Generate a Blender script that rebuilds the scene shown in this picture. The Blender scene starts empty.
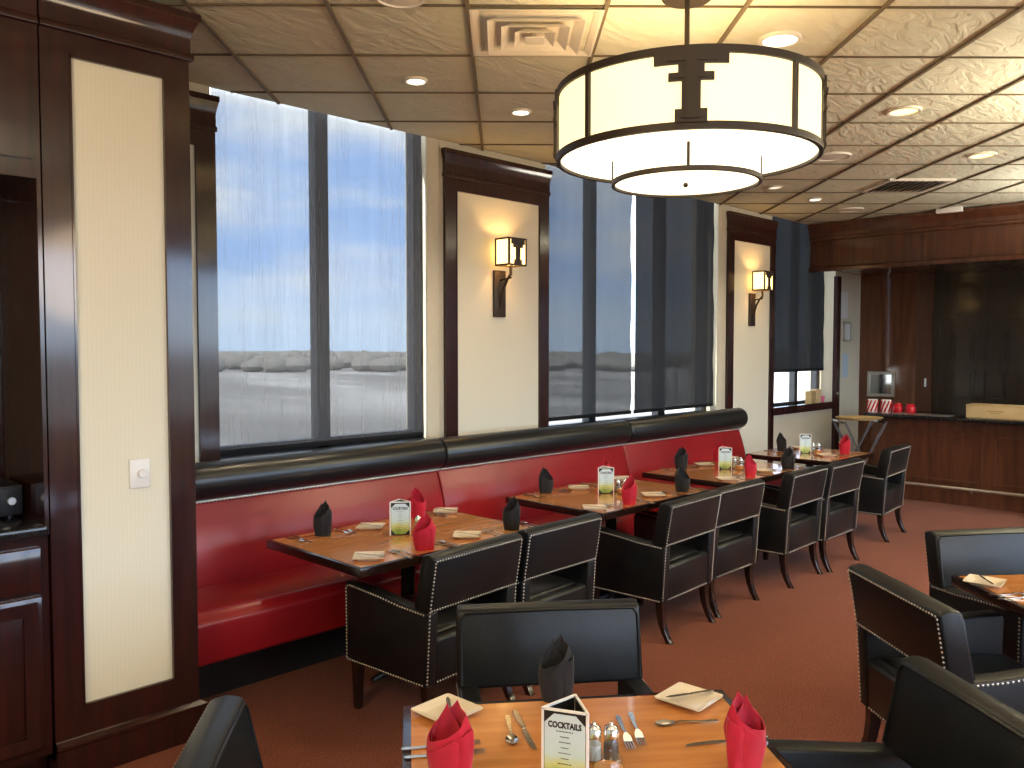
import bpy, bmesh, math, random
from mathutils import Vector, Matrix
R = math.radians
random.seed(7)
sc = bpy.context.scene
col = sc.collection

# ------------------------------------------------------------------ camera
F_PX, PITCH, CAM_H, YAW = 845.0, math.atan(37.2 / 845.0), 1.75, R(44.4)
cd = bpy.data.cameras.new('camera')
cd.sensor_width = 36.0
cd.lens = F_PX / 1024 * 36.0
cd.clip_start = .05
cd.clip_end = 3000
cam = bpy.data.objects.new('camera', cd)
cam.location = (0, 0, CAM_H)
cam.rotation_euler = (R(90) - PITCH, 0, YAW - R(90))
col.objects.link(cam)
sc.camera = cam
CA, SA = math.cos(YAW), math.sin(YAW)


def rf(r, f):
    """camera-right / camera-forward metres -> room coordinates"""
    return (f * CA + r * SA, f * SA - r * CA)


# ------------------------------------------------------------------ materials
def new_mat(name):
    m = bpy.data.materials.new(name)
    m.use_nodes = True
    nt = m.node_tree
    nt.nodes.clear()
    out = nt.nodes.new('ShaderNodeOutputMaterial')
    return m, nt, out


def N(nt, t, **kw):
    n = nt.nodes.new('ShaderNode' + t)
    for k, v in kw.items():
        if k in n.inputs:
            n.inputs[k].default_value = v
        else:
            setattr(n, k, v)
    return n


def c4(c):
    return (c[0], c[1], c[2], 1)


def pbr(name, base, rough=.5, metal=0, coat=0, coat_rough=.1, spec=.5, var=None, vscale=8, stretch=(1, 1, 1), bump=0, bscale=60,
        bstretch=None, sheen=0, trans=0, ior=1.45, detail=4, alt=None, coat_ior=1.5):
    m, nt, out = new_mat(name)
    b = N(nt, 'BsdfPrincipled')
    b.inputs['Base Color'].default_value = c4(base)
    b.inputs['Roughness'].default_value = rough
    b.inputs['Metallic'].default_value = metal
    b.inputs['Coat Weight'].default_value = coat
    b.inputs['Coat Roughness'].default_value = coat_rough
    b.inputs['Coat IOR'].default_value = coat_ior
    b.inputs['Specular IOR Level'].default_value = spec
    b.inputs['Sheen Weight'].default_value = sheen
    b.inputs['Transmission Weight'].default_value = trans
    b.inputs['IOR'].default_value = ior
    tc = N(nt, 'TexCoord')
    if var:
        mp = N(nt, 'Mapping')
        mp.inputs['Scale'].default_value = stretch
        nz = N(nt, 'TexNoise')
        nz.inputs['Scale'].default_value = vscale
        nz.inputs['Detail'].default_value = detail
        rp = N(nt, 'ValToRGB')
        rp.color_ramp.elements[0].position = .32
        rp.color_ramp.elements[1].position = .68
        rp.color_ramp.elements[0].color = c4(var)
        rp.color_ramp.elements[1].color = c4(alt or base)
        nt.links.new(tc.outputs['Object'], mp.inputs['Vector'])
        nt.links.new(mp.outputs['Vector'], nz.inputs['Vector'])
        nt.links.new(nz.outputs['Fac'], rp.inputs['Fac'])
        nt.links.new(rp.outputs['Color'], b.inputs['Base Color'])
    if bump:
        mp2 = N(nt, 'Mapping')
        mp2.inputs['Scale'].default_value = bstretch or (1, 1, 1)
        nz2 = N(nt, 'TexNoise')
        nz2.inputs['Scale'].default_value = bscale
        nz2.inputs['Detail'].default_value = 5
        bp = N(nt, 'Bump')
        bp.inputs['Strength'].default_value = bump
        bp.inputs['Distance'].default_value = .01
        nt.links.new(tc.outputs['Object'], mp2.inputs['Vector'])
        nt.links.new(mp2.outputs['Vector'], nz2.inputs['Vector'])
        nt.links.new(nz2.outputs['Fac'], bp.inputs['Height'])
        nt.links.new(bp.outputs['Normal'], b.inputs['Normal'])
    nt.links.new(b.outputs['BSDF'], out.inputs['Surface'])
    return m


def emis(name, color, strength, diff=None):
    m, nt, out = new_mat(name)
    b = N(nt, 'BsdfPrincipled')
    b.inputs['Base Color'].default_value = c4(diff or color)
    b.inputs['Roughness'].default_value = .5
    b.inputs['Emission Color'].default_value = c4(color)
    b.inputs['Emission Strength'].default_value = strength
    nt.links.new(b.outputs['BSDF'], out.inputs['Surface'])
    return m


M = {}
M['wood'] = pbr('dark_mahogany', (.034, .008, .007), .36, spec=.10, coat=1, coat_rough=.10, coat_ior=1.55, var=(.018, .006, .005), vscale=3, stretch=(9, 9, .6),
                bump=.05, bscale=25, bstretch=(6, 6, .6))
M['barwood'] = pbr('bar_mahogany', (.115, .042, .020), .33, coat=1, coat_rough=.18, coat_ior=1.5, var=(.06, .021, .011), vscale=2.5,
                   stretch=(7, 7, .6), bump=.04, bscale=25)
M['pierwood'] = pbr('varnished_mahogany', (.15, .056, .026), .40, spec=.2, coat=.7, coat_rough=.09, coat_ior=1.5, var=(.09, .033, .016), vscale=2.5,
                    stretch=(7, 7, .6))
M['doorwood'] = pbr('door_ebony', (.038, .025, .017), .30, coat=.5, var=(.022, .015, .010), vscale=3, stretch=(8, 8, .6))
M['granite'] = pbr('black_granite', (.02, .02, .022), .15, coat=.3, var=(.006, .006, .007), vscale=40)
M['leather'] = pbr('black_leather', (.010, .011, .012), .36, var=(.006, .007, .008), vscale=12, bump=.10, bscale=220, spec=.40)
M['red'] = pbr('red_vinyl', (.31, .010, .016), .32, coat=.5, coat_rough=.24, coat_ior=1.34, var=(.25, .008, .013), vscale=2.5, bump=.08, bscale=9, spec=.35)
M['roll'] = pbr('black_vinyl', (.010, .012, .013), .30, bump=.10, bscale=30, spec=.6)
M['nail'] = pbr('pewter_nailheads', (.60, .57, .52), .35, metal=.8)
M['table'] = pbr('amber_table_wood', (.58, .24, .07), .20, coat=.7, coat_rough=.07, var=(.48, .185, .05), vscale=3, stretch=(1.2, 14, 1),
                 bump=.02, bscale=40)
M['rim'] = pbr('dark_table_edge', (.018, .008, .006), .22, coat=.5, coat_rough=.1)
M['black'] = pbr('black_paint', (.010, .010, .011), .4)
M['iron'] = pbr('bronze_iron', (.055, .042, .032), .5, metal=.5)
M['frame'] = pbr('dark_window_metal', (.022, .024, .030), .4, metal=.3)
M['wall'] = pbr('beige_wall', (.60, .55, .43), .85, var=(.57, .52, .40), vscale=30, bump=.05, bscale=200)
M['outside'] = pbr('grey_concrete', (.30, .29, .28), .9, var=(.24, .23, .22), vscale=4)
M['white'] = pbr('white_plastic', (.78, .77, .74), .35)
M['metalwhite'] = pbr('white_enamel', (.72, .68, .60), .5)
M['steel'] = pbr('polished_steel', (.62, .60, .57), .16, metal=1)
M['chrome'] = pbr('chrome', (.8, .8, .8), .07, metal=1)
M['ceramic'] = pbr('cream_ceramic', (.68, .58, .44), .25, coat=.3)
M['napred'] = pbr('crimson_cotton', (.48, .006, .030), .9, sheen=.2, bump=.15, bscale=300, var=(.42, .005, .025), vscale=20)
M['napblack'] = pbr('black_cotton', (.009, .009, .011), .9, sheen=.15, bump=.15, bscale=300)
M['card'] = pbr('kraft_carton', (.62, .45, .24), .7, var=(.55, .39, .2), vscale=12)
M['tanbox'] = pbr('tan_carton', (.40, .28, .12), .7)
M['glossred'] = pbr('glossy_red', (.5, .01, .02), .2)
M['silver'] = pbr('silver_frame', (.55, .54, .50), .3, metal=.8)
M['mirror'] = pbr('dim_mirror', (.35, .36, .36), .1, metal=.9)
M['smoked'] = pbr('dark_wood_back_panel', (.07, .05, .032), .6, spec=.2)  # the niche back's own dark brown wood
M['paper'] = pbr('white_paper', (.66, .66, .64), .8)
M['bluepaper'] = pbr('blue_paper', (.42, .52, .60), .8)
M['pink'] = pbr('pink_plastic', (.6, .12, .22), .5)
M['liquid'] = pbr('amber_wax', (.65, .25, .05), .35)
M['salt'] = pbr('white_salt', (.75, .74, .72), .8)
M['pepper'] = pbr('ground_pepper', (.05, .04, .035), .8)
M['bark'] = pbr('distant_trees', (.20, .185, .165), .95, var=(.16, .15, .13), vscale=.3)


def glass_mat():
    m, nt, out = new_mat('clear_glass')
    t = N(nt, 'BsdfTransparent')
    t.inputs['Color'].default_value = (.93, .95, .95, 1)
    g = N(nt, 'BsdfGlossy')
    g.inputs['Roughness'].default_value = .02
    mx = N(nt, 'MixShader')
    mx.inputs[0].default_value = .06
    nt.links.new(t.outputs[0], mx.inputs[1])
    nt.links.new(g.outputs[0], mx.inputs[2])
    nt.links.new(mx.outputs[0], out.inputs['Surface'])
    return m


M['glass'] = glass_mat()


def shade_mat(name, openness, tint, body):
    """woven sun-screen fabric: open weave lets part of the light straight through, the yarn scatters the rest"""
    m, nt, out = new_mat(name)
    tc = N(nt, 'TexCoord')
    mp = N(nt, 'Mapping')
    mp.inputs['Scale'].default_value = (95, 1, 2.2)
    nz = N(nt, 'TexNoise')
    nz.inputs['Scale'].default_value = 1.0
    nz.inputs['Detail'].default_value = 3
    mp2 = N(nt, 'Mapping')
    mp2.inputs['Scale'].default_value = (9, 1, .35)
    nz2 = N(nt, 'TexNoise')
    nz2.inputs['Scale'].default_value = 1.0
    nz2.inputs['Detail'].default_value = 2
    for a, b in ((mp, nz), (mp2, nz2)):
        nt.links.new(tc.outputs['Object'], a.inputs['Vector'])
        nt.links.new(a.outputs['Vector'], b.inputs['Vector'])
    ad = N(nt, 'Math', operation='ADD')
    nt.links.new(nz.outputs['Fac'], ad.inputs[0])
    nt.links.new(nz2.outputs['Fac'], ad.inputs[1])
    mr = N(nt, 'MapRange')
    mr.inputs['From Min'].default_value = .65
    mr.inputs['From Max'].default_value = 1.35
    mr.inputs['To Min'].default_value = openness * .90
    mr.inputs['To Max'].default_value = openness * 1.10
    nt.links.new(ad.outputs[0], mr.inputs['Value'])
    t = N(nt, 'BsdfTransparent')
    t.inputs['Color'].default_value = c4(tint)
    d = N(nt, 'BsdfDiffuse')
    d.inputs['Color'].default_value = c4(body)
    tr = N(nt, 'BsdfTranslucent')
    tr.inputs['Color'].default_value = c4(body)
    m1 = N(nt, 'MixShader')
    m1.inputs[0].default_value = .35
    nt.links.new(d.outputs[0], m1.inputs[1])
    nt.links.new(tr.outputs[0], m1.inputs[2])
    m2 = N(nt, 'MixShader')
    nt.links.new(mr.outputs[0], m2.inputs[0])
    nt.links.new(m1.outputs[0], m2.inputs[1])
    nt.links.new(t.outputs[0], m2.inputs[2])
    nt.links.new(m2.outputs[0], out.inputs['Surface'])
    return m


M['shade_open'] = shade_mat('open_mesh_fabric', .25, (.95, .97, 1), (.10, .10, .105))  # one mesh fabric; light lost at slanting views is set darker per shade
M['shade_mid'] = shade_mat('oblique_view_mesh_fabric', .10, (.95, .97, 1), (.05, .053, .058))
M['shade_steep_view'] = shade_mat('steep_view_mesh_fabric', .014, (.95, .97, 1), (.032, .033, .036))
M['shade_dark'] = shade_mat('grazing_view_mesh_fabric', .006, (.95, .97, 1), (.026, .027, .029))


def stripe_wall():
    m, nt, out = new_mat('striped_cream_wallpaper')
    b = N(nt, 'BsdfPrincipled')
    b.inputs['Roughness'].default_value = .75
    tc = N(nt, 'TexCoord')
    w = N(nt, 'TexWave', wave_type='BANDS', bands_direction='X')
    w.inputs['Scale'].default_value = 18
    w.inputs['Distortion'].default_value = .4
    rp = N(nt, 'ValToRGB')
    rp.color_ramp.elements[0].color = (.71, .68, .54, 1)
    rp.color_ramp.elements[1].color = (.73, .70, .56, 1)
    nt.links.new(tc.outputs['Object'], w.inputs['Vector'])
    nt.links.new(w.outputs['Fac'], rp.inputs['Fac'])
    nt.links.new(rp.outputs['Color'], b.inputs['Base Color'])
    nt.links.new(b.outputs['BSDF'], out.inputs['Surface'])
    return m


M['paperwall'] = stripe_wall()


def carpet():
    m, nt, out = new_mat('rust_carpet')
    b = N(nt, 'BsdfPrincipled')
    b.inputs['Roughness'].default_value = .95
    b.inputs['Specular IOR Level'].default_value = .2
    b.inputs['Sheen Weight'].default_value = .08
    b.inputs['Sheen Roughness'].default_value = .5
    tc = N(nt, 'TexCoord')
    n1 = N(nt, 'TexNoise')
    n1.inputs['Scale'].default_value = 110
    n1.inputs['Detail'].default_value = 3
    n2 = N(nt, 'TexVoronoi')
    n2.inputs['Scale'].default_value = 16
    r1 = N(nt, 'ValToRGB')
    r1.color_ramp.elements[0].position = .35
    r1.color_ramp.elements[1].position = .65
    r1.color_ramp.elements[0].color = (.112, .028, .012, 1)
    r1.color_ramp.elements[1].color = (.225, .057, .025, 1)
    mx = N(nt, 'MixRGB', blend_type='MULTIPLY')
    mx.inputs[0].default_value = .25
    r2 = N(nt, 'ValToRGB')
    r2.color_ramp.elements[0].color = (1, 1, 1, 1)
    r2.color_ramp.elements[1].color = (.5, .55, .4, 1)
    for n in (n1, n2):
        nt.links.new(tc.outputs['Object'], n.inputs['Vector'])
    nt.links.new(n1.outputs['Fac'], r1.inputs['Fac'])
    nt.links.new(n2.outputs['Distance'], r2.inputs['Fac'])
    nt.links.new(r1.outputs['Color'], mx.inputs[1])
    nt.links.new(r2.outputs['Color'], mx.inputs[2])
    nt.links.new(mx.outputs['Color'], b.inputs['Base Color'])
    bp = N(nt, 'Bump')
    bp.inputs['Strength'].default_value = .5
    bp.inputs['Distance'].default_value = .01
    nt.links.new(n1.outputs['Fac'], bp.inputs['Height'])
    nt.links.new(bp.outputs['Normal'], b.inputs['Normal'])
    nt.links.new(b.outputs['BSDF'], out.inputs['Surface'])
    return m


M['carpet'] = carpet()


def tile_mat():
    m, nt, out = new_mat('sculpted_ceiling_tile')
    b = N(nt, 'BsdfPrincipled')
    b.inputs['Roughness'].default_value = .9
    b.inputs['Specular IOR Level'].default_value = .2
    tc = N(nt, 'TexCoord')
    mp = N(nt, 'Mapping')
    mp.inputs['Rotation'].default_value = (0, 0, R(20))
    mp.inputs['Scale'].default_value = (1, 2.4, 1)
    n1 = N(nt, 'TexNoise')
    n1.inputs['Scale'].default_value = 4.2
    n1.inputs['Detail'].default_value = 5
    n1.inputs['Roughness'].default_value = .55
    n1.inputs['Distortion'].default_value = 1.3
    rp = N(nt, 'ValToRGB')
    for e, (p, v) in zip((rp.color_ramp.elements[0], rp.color_ramp.elements[1]), ((.40, 0), (.60, 1))):
        e.position = p
        e.color = (v, v, v, 1)
    rc = N(nt, 'ValToRGB')
    rc.color_ramp.elements[0].color = (.60, .605, .485, 1)
    rc.color_ramp.elements[1].color = (.665, .672, .545, 1)
    bp = N(nt, 'Bump')
    bp.inputs['Strength'].default_value = .36
    bp.inputs['Distance'].default_value = .015
    nt.links.new(tc.outputs['Object'], mp.inputs['Vector'])
    nt.links.new(mp.outputs['Vector'], n1.inputs['Vector'])
    nt.links.new(n1.outputs['Fac'], rp.inputs['Fac'])
    nt.links.new(n1.outputs['Fac'], rc.inputs['Fac'])
    nt.links.new(rp.outputs['Color'], bp.inputs['Height'])
    nt.links.new(rc.outputs['Color'], b.inputs['Base Color'])
    nt.links.new(bp.outputs['Normal'], b.inputs['Normal'])
    nt.links.new(b.outputs['BSDF'], out.inputs['Surface'])
    return m


M['tile'] = tile_mat()
M['tbar'] = pbr('tan_ceiling_bar', (.17, .135, .085), .6)
M['shadow_gap'] = pbr('painted_joint_shadow', (.12, .095, .06), .8)


def card_mat():
    m, nt, out = new_mat('printed_cocktail_card')
    b = N(nt, 'BsdfPrincipled')
    b.inputs['Roughness'].default_value = .35
    tc = N(nt, 'TexCoord')
    sp = N(nt, 'SeparateXYZ')
    nz = N(nt, 'TexNoise')
    nz.inputs['Scale'].default_value = 22
    mr = N(nt, 'MapRange')
    mr.inputs['From Min'].default_value = .02
    mr.inputs['From Max'].default_value = .12
    ad = N(nt, 'Math', operation='MULTIPLY_ADD')
    ad.inputs[1].default_value = .5
    ad.inputs[2].default_value = -.25
    a2 = N(nt, 'Math', operation='ADD')
    rp = N(nt, 'ValToRGB')
    e = rp.color_ramp.elements
    e[0].position = 0
    e[0].color = (.20, .34, .05, 1)
    e[1].position = 1
    e[1].color = (.56, .70, .74, 1)
    x = e.new(.25)
    x.color = (.55, .60, .22, 1)
    x = e.new(.5)
    x.color = (.52, .70, .66, 1)
    nt.links.new(tc.outputs['Object'], sp.inputs[0])
    nt.links.new(tc.outputs['Object'], nz.inputs['Vector'])
    nt.links.new(sp.outputs['Z'], mr.inputs['Value'])
    nt.links.new(nz.outputs['Fac'], ad.inputs[0])
    nt.links.new(mr.outputs[0], a2.inputs[0])
    nt.links.new(ad.outputs[0], a2.inputs[1])
    nt.links.new(a2.outputs[0], rp.inputs['Fac'])
    nt.links.new(rp.outputs['Color'], b.inputs['Base Color'])
    nt.links.new(b.outputs['BSDF'], out.inputs['Surface'])
    return m


M['cardprint'] = card_mat()
M['lampglass'] = emis('lit_cream_glass', (1, .80, .42), .95, (.8, .7, .5))
M['lampglass2'] = emis('lit_cream_diffuser', (1, .86, .58), 1.5, (.8, .7, .5))
M['sconceglass'] = emis('lit_amber_glass', (1, .62, .22), 2.6, (.8, .6, .3))
M['canlit'] = emis('lit_downlight', (1, .92, .70), 4.0, (.8, .8, .7))
M['canyellow'] = emis('lit_yellow_downlight', (1, .80, .25), 2.0, (.8, .7, .4))
M['candim'] = emis('dim_downlight', (1, .90, .72), .8, (.7, .66, .55))


def land_mat():
    m, nt, out = new_mat('winter_land')
    b = N(nt, 'BsdfPrincipled')
    b.inputs['Roughness'].default_value = 1
    tc = N(nt, 'TexCoord')
    mp = N(nt, 'Mapping')
    mp.inputs['Rotation'].default_value = (0, 0, R(-38))
    mp.inputs['Scale'].default_value = (.03, .008, 1)
    nz = N(nt, 'TexNoise')
    nz.inputs['Scale'].default_value = 1.0
    nz.inputs['Detail'].default_value = 6
    rp = N(nt, 'ValToRGB')
    e = rp.color_ramp.elements
    e[0].position, e[0].color = .35, (.13, .122, .115, 1)
    e[1].position, e[1].color = .66, (.33, .32, .31, 1)
    x = e.new(.5)
    x.color = (.19, .18, .17, 1)
    nt.links.new(tc.outputs['Object'], mp.inputs['Vector'])
    nt.links.new(mp.outputs['Vector'], nz.inputs['Vector'])
    nt.links.new(nz.outputs['Fac'], rp.inputs['Fac'])
    sp = N(nt, 'SeparateXYZ')
    nt.links.new(tc.outputs['Object'], sp.inputs[0])
    ma = N(nt, 'Math', operation='MULTIPLY_ADD')
    ma.inputs[1].default_value = -1.35
    nt.links.new(sp.outputs['Y'], ma.inputs[0])
    nt.links.new(sp.outputs['X'], ma.inputs[2])
    mr = N(nt, 'MapRange')
    for k, v in (('From Min', 0), ('From Max', 40), ('To Min', 0), ('To Max', 1)):
        mr.inputs[k].default_value = v
    nt.links.new(ma.outputs[0], mr.inputs['Value'])
    mb = N(nt, 'Math', operation='MULTIPLY_ADD')
    mb.inputs[1].default_value = -.6
    ng = N(nt, 'Math', operation='MULTIPLY')
    ng.inputs[1].default_value = -1
    nt.links.new(sp.outputs['X'], ng.inputs[0])
    nt.links.new(sp.outputs['Y'], mb.inputs[0])
    nt.links.new(ng.outputs[0], mb.inputs[2])
    m3 = N(nt, 'MapRange')
    for k, v in (('From Min', 0), ('From Max', 40), ('To Min', 0), ('To Max', 1)):
        m3.inputs[k].default_value = v
    nt.links.new(mb.outputs[0], m3.inputs['Value'])
    mm = N(nt, 'Math', operation='MAXIMUM')
    nt.links.new(mr.outputs[0], mm.inputs[0])
    nt.links.new(m3.outputs[0], mm.inputs[1])
    mx = N(nt, 'MixRGB')
    mx.inputs[2].default_value = (.72, .70, .66, 1)  # pale ground wedges, added to brighten the third window gap and pier reflection
    gt = N(nt, 'Math', operation='GREATER_THAN')
    gt.inputs[1].default_value = 0
    nt.links.new(sp.outputs['Y'], gt.inputs[0])
    mg = N(nt, 'Math', operation='MULTIPLY')
    nt.links.new(mm.outputs[0], mg.inputs[0])
    nt.links.new(gt.outputs[0], mg.inputs[1])
    nt.links.new(mg.outputs[0], mx.inputs[0])
    nt.links.new(rp.outputs['Color'], mx.inputs[1])
    nt.links.new(mx.outputs['Color'], b.inputs['Base Color'])
    nt.links.new(b.outputs['BSDF'], out.inputs['Surface'])
    return m


M['land'] = land_mat()


# ------------------------------------------------------------------ mesh helpers
def B():
    return bmesh.new()


def box(bm, x0, x1, y0, y1, z0, z1):
    x0, x1 = sorted((x0, x1))
    y0, y1 = sorted((y0, y1))
    z0, z1 = sorted((z0, z1))
    v = [bm.verts.new(p) for p in ((x0, y0, z0), (x1, y0, z0), (x1, y1, z0), (x0, y1, z0), (x0, y0, z1), (x1, y0, z1), (x1, y1, z1), (x0, y1, z1))]
    for f in ((3, 2, 1, 0), (4, 5, 6, 7), (0, 1, 5, 4), (1, 2, 6, 5), (2, 3, 7, 6), (3, 0, 4, 7)):
        bm.faces.new([v[i] for i in f])
    return v


def prism(bm, pts, axis, a0, a1):
    """extrude a 2-D outline; axis 'x': pts are (y,z), 'y': (x,z), 'z': (x,y)"""
    def P(p, a):
        return {'x': (a, p[0], p[1]), 'y': (p[0], a, p[1]), 'z': (p[0], p[1], a)}[axis]
    lo = [bm.verts.new(P(p, a0)) for p in pts]
    hi = [bm.verts.new(P(p, a1)) for p in pts]
    n = len(pts)
    bm.faces.new(lo)
    bm.faces.new(hi[::-1])
    for i in range(n):
        j = (i + 1) % n
        bm.faces.new((lo[i], hi[i], hi[j], lo[j]))
    return lo + hi


def tube(bm, path, rad, n=8, closed=False, caps=True):
    path = [Vector(p) for p in path]
    m = len(path)
    rads = rad if isinstance(rad, (list, tuple)) else [rad] * m
    rings = []
    prev = None
    for i, p in enumerate(path):
        if closed:
            d = path[(i + 1) % m] - path[i - 1]
        else:
            d = path[min(i + 1, m - 1)] - path[max(i - 1, 0)]
        d.normalize()
        if prev is None:
            a = Vector((0, 0, 1)) if abs(d.z) < .9 else Vector((1, 0, 0))
            u = d.cross(a).normalized()
        else:
            u = (prev - d * prev.dot(d))
            u = u.normalized() if u.length > 1e-6 else d.orthogonal().normalized()
        prev = u
        w = d.cross(u)
        rings.append([bm.verts.new(p + (u * math.cos(2 * math.pi * k / n) + w * math.sin(2 * math.pi * k / n)) * rads[i]) for k in range(n)])
    for i in range(m if closed else m - 1):
        a, b = rings[i], rings[(i + 1) % m]
        for k in range(n):
            l = (k + 1) % n
            bm.faces.new((a[k], a[l], b[l], b[k]))
    if caps and not closed:
        bm.faces.new(rings[0][::-1])
        bm.faces.new(rings[-1])


def lathe(bm, prof, c=(0, 0, 0), n=32, closed=False):
    rings = []
    for r, z in prof:
        if r < 1e-6:
            rings.append([bm.verts.new((c[0], c[1], c[2] + z))])
        else:
            rings.append([bm.verts.new((c[0] + r * math.cos(2 * math.pi * k / n), c[1] + r * math.sin(2 * math.pi * k / n), c[2] + z)) for k in range(n)])
    L = len(rings)
    for i in range(L if closed else L - 1):
        a, b = rings[i], rings[(i + 1) % L]
        for k in range(n):
            l = (k + 1) % n
            if len(a) == 1 and len(b) == 1:
                continue
            if len(a) == 1:
                bm.faces.new((a[0], b[l], b[k]))
            elif len(b) == 1:
                bm.faces.new((a[k], a[l], b[0]))
            else:
                bm.faces.new((a[k], a[l], b[l], b[k]))


def bevel(bm, w, seg=2, ang=25):
    bm.normal_update()
    es = [e for e in bm.edges if len(e.link_faces) == 2 and e.calc_face_angle(0) > R(ang)]
    bmesh.ops.bevel(bm, geom=es, offset=w, segments=seg, profile=.5, affect='EDGES', clamp_overlap=True)


def xform(bm, mat, verts=None):
    bmesh.ops.transform(bm, matrix=mat, verts=verts or bm.verts[:])


def mesh(name, bm, smooth=30):
    bmesh.ops.recalc_face_normals(bm, faces=bm.faces[:])
    me = bpy.data.meshes.new(name)
    bm.to_mesh(me)
    bm.free()
    if smooth:
        for p in me.polygons:
            p.use_smooth = True
        me.set_sharp_from_angle(angle=R(smooth))
    return me


def obj(name, bm, mat, parent=None, loc=(0, 0, 0), rot=(0, 0, 0), smooth=30, label=None):
    me = mesh(name, bm, smooth)
    me.materials.append(mat)
    o = bpy.data.objects.new(name, me)
    o.location = loc
    o.rotation_euler = rot
    col.objects.link(o)
    if parent:
        o.parent = parent
    if label:
        o['label'] = label
    return o


def tag(o, label, cat, group=None, kind=None):
    o['label'] = label
    o['category'] = cat
    if group:
        o['group'] = group
    if kind:
        o['kind'] = kind
    return o


def thing(name, label, cat, loc=(0, 0, 0), rz=0, group=None):
    o = bpy.data.objects.new(name, None)
    o.empty_display_size = .1
    o.location = loc
    o.rotation_euler = (0, 0, rz)
    col.objects.link(o)
    return tag(o, label, cat, group)


def struct(name, bm, mat, parent=None, smooth=0):
    o = obj(name, bm, mat, parent, smooth=smooth)
    o['kind'] = 'structure'
    return o


KIDS = {}


def copy_tree(o, parent=None):
    c = o.copy()
    col.objects.link(c)
    c.parent = parent
    for ch in [x for x in o.children]:
        copy_tree(ch, c)
    return c


def place(proto, first, loc, rz, label, group=None):
    o = proto if first else copy_tree(proto)
    o.location = loc
    o.rotation_euler = (0, 0, rz)
    o['label'] = label
    if group:
        o['group'] = group
    return o


# ------------------------------------------------------------------ room shell
CEIL = 3.236
WY = 4.70          # inner face of the window wall
OUT = 5.09         # outer face
XL, XR, YF = -2.6, 12.3, -4.6
bm = B(); box(bm, XL - .2, XR + .2, YF - .2, OUT, -.12, 0)
floor = struct('floor', bm, M['carpet'])
bm = B(); box(bm, XL - .2, XR + .2, YF - .2, WY + .012, CEIL + .012, CEIL + .14)
ceiling = struct('ceiling', bm, M['tile'])

# suspended grid, running at 45 degrees to the window wall
G0, GP = -1.375, .610
S0, SP = 3.775, .637
R2 = math.sqrt(2)


def gs(g, s):
    return ((g + s) / R2, (s - g) / R2)


def clip_line(p, d):
    lo, hi = -1e9, 1e9
    for k, (a, b) in enumerate(((XL, XR), (YF, WY))):
        if abs(d[k]) < 1e-9:
            continue
        t0, t1 = (a - p[k]) / d[k], (b - p[k]) / d[k]
        lo, hi = max(lo, min(t0, t1)), min(hi, max(t0, t1))
    return (lo, hi) if hi > lo else None


def bar_strip(bm, p, d, w, z0, z1):
    c = clip_line(p, d)
    if not c or c[1] - c[0] < .1:
        return
    n = (-d[1], d[0])
    q = []
    for t, s in ((c[0], -1), (c[1], -1), (c[1], 1), (c[0], 1)):
        q.append((p[0] + d[0] * t + n[0] * w / 2 * s, p[1] + d[1] * t + n[1] * w / 2 * s))
    prism(bm, q, 'z', z0, z1)


bm = B()
for k in range(-16, 26):
    bar_strip(bm, gs(G0 + GP * k, 0), (1 / R2, 1 / R2), .019, CEIL, CEIL + .014)
o = struct('ceiling_grid', bm, M['tbar'], ceiling)
bm = B()
for k in range(-18, 20):
    bar_strip(bm, gs(0, S0 + SP * k), (1 / R2, -1 / R2), .010, CEIL + .004, CEIL + .014)
o = struct('ceiling_joint_shadow', bm, M['shadow_gap'], ceiling)  # dark strips standing in for the thin shadow lines between tiles

# window wall: a parapet with three openings running up to the ceiling
SILL = 1.05
SILLS = (1.05, 1.0, 1.0)
OPEN = [(2.31, 4.045), (5.19, 8.0), (9.07, 10.79)]
bm = B()
box(bm, XL, XR, WY, OUT, 0, 1.0)
box(bm, OPEN[0][0], OPEN[0][1], WY, OUT, 1.0, SILL)
box(bm, XL, XR, WY, OUT, CEIL + .45, CEIL + .6)
xs = [XL] + [v for o_ in OPEN for v in o_] + [XR]
for i in range(0, len(xs), 2):
    box(bm, xs[i], xs[i + 1], WY, OUT, 1.0, CEIL + .5)
# drywall returns beside the first two openings
box(bm, 3.925, 4.05, WY, WY + .015, 1.0, CEIL + .1)
box(bm, 7.895, 8.005, WY, WY + .015, 1.0, CEIL + .1)
struct('wall_window', bm, M['wall'])
bm = B(); box(bm, XL - .2, XL, YF, OUT, 0, CEIL + .1)
struct('wall_left', bm, M['wall'])
bm = B(); box(bm, XR, XR + .2, YF, OUT, 0, CEIL + .1)
struct('wall_bar', bm, M['barwood'])
# opposite wall, behind the camera, with daylight windows
FW = [(-2.4, .9), (1.2, 4.5), (4.8, 8.1), (8.4, 11.7)]
bm = B()
box(bm, XL, XR, YF - .2, YF, 0, .65)
box(bm, XL, XR, YF - .2, YF, 3.1, CEIL + .1)
xs = [XL] + [v for o_ in FW for v in o_] + [XR]
for i in range(0, len(xs), 2):
    box(bm, xs[i], xs[i + 1], YF - .2, YF, .65, 3.1)
struct('wall_front', bm, M['wall'])


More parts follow.
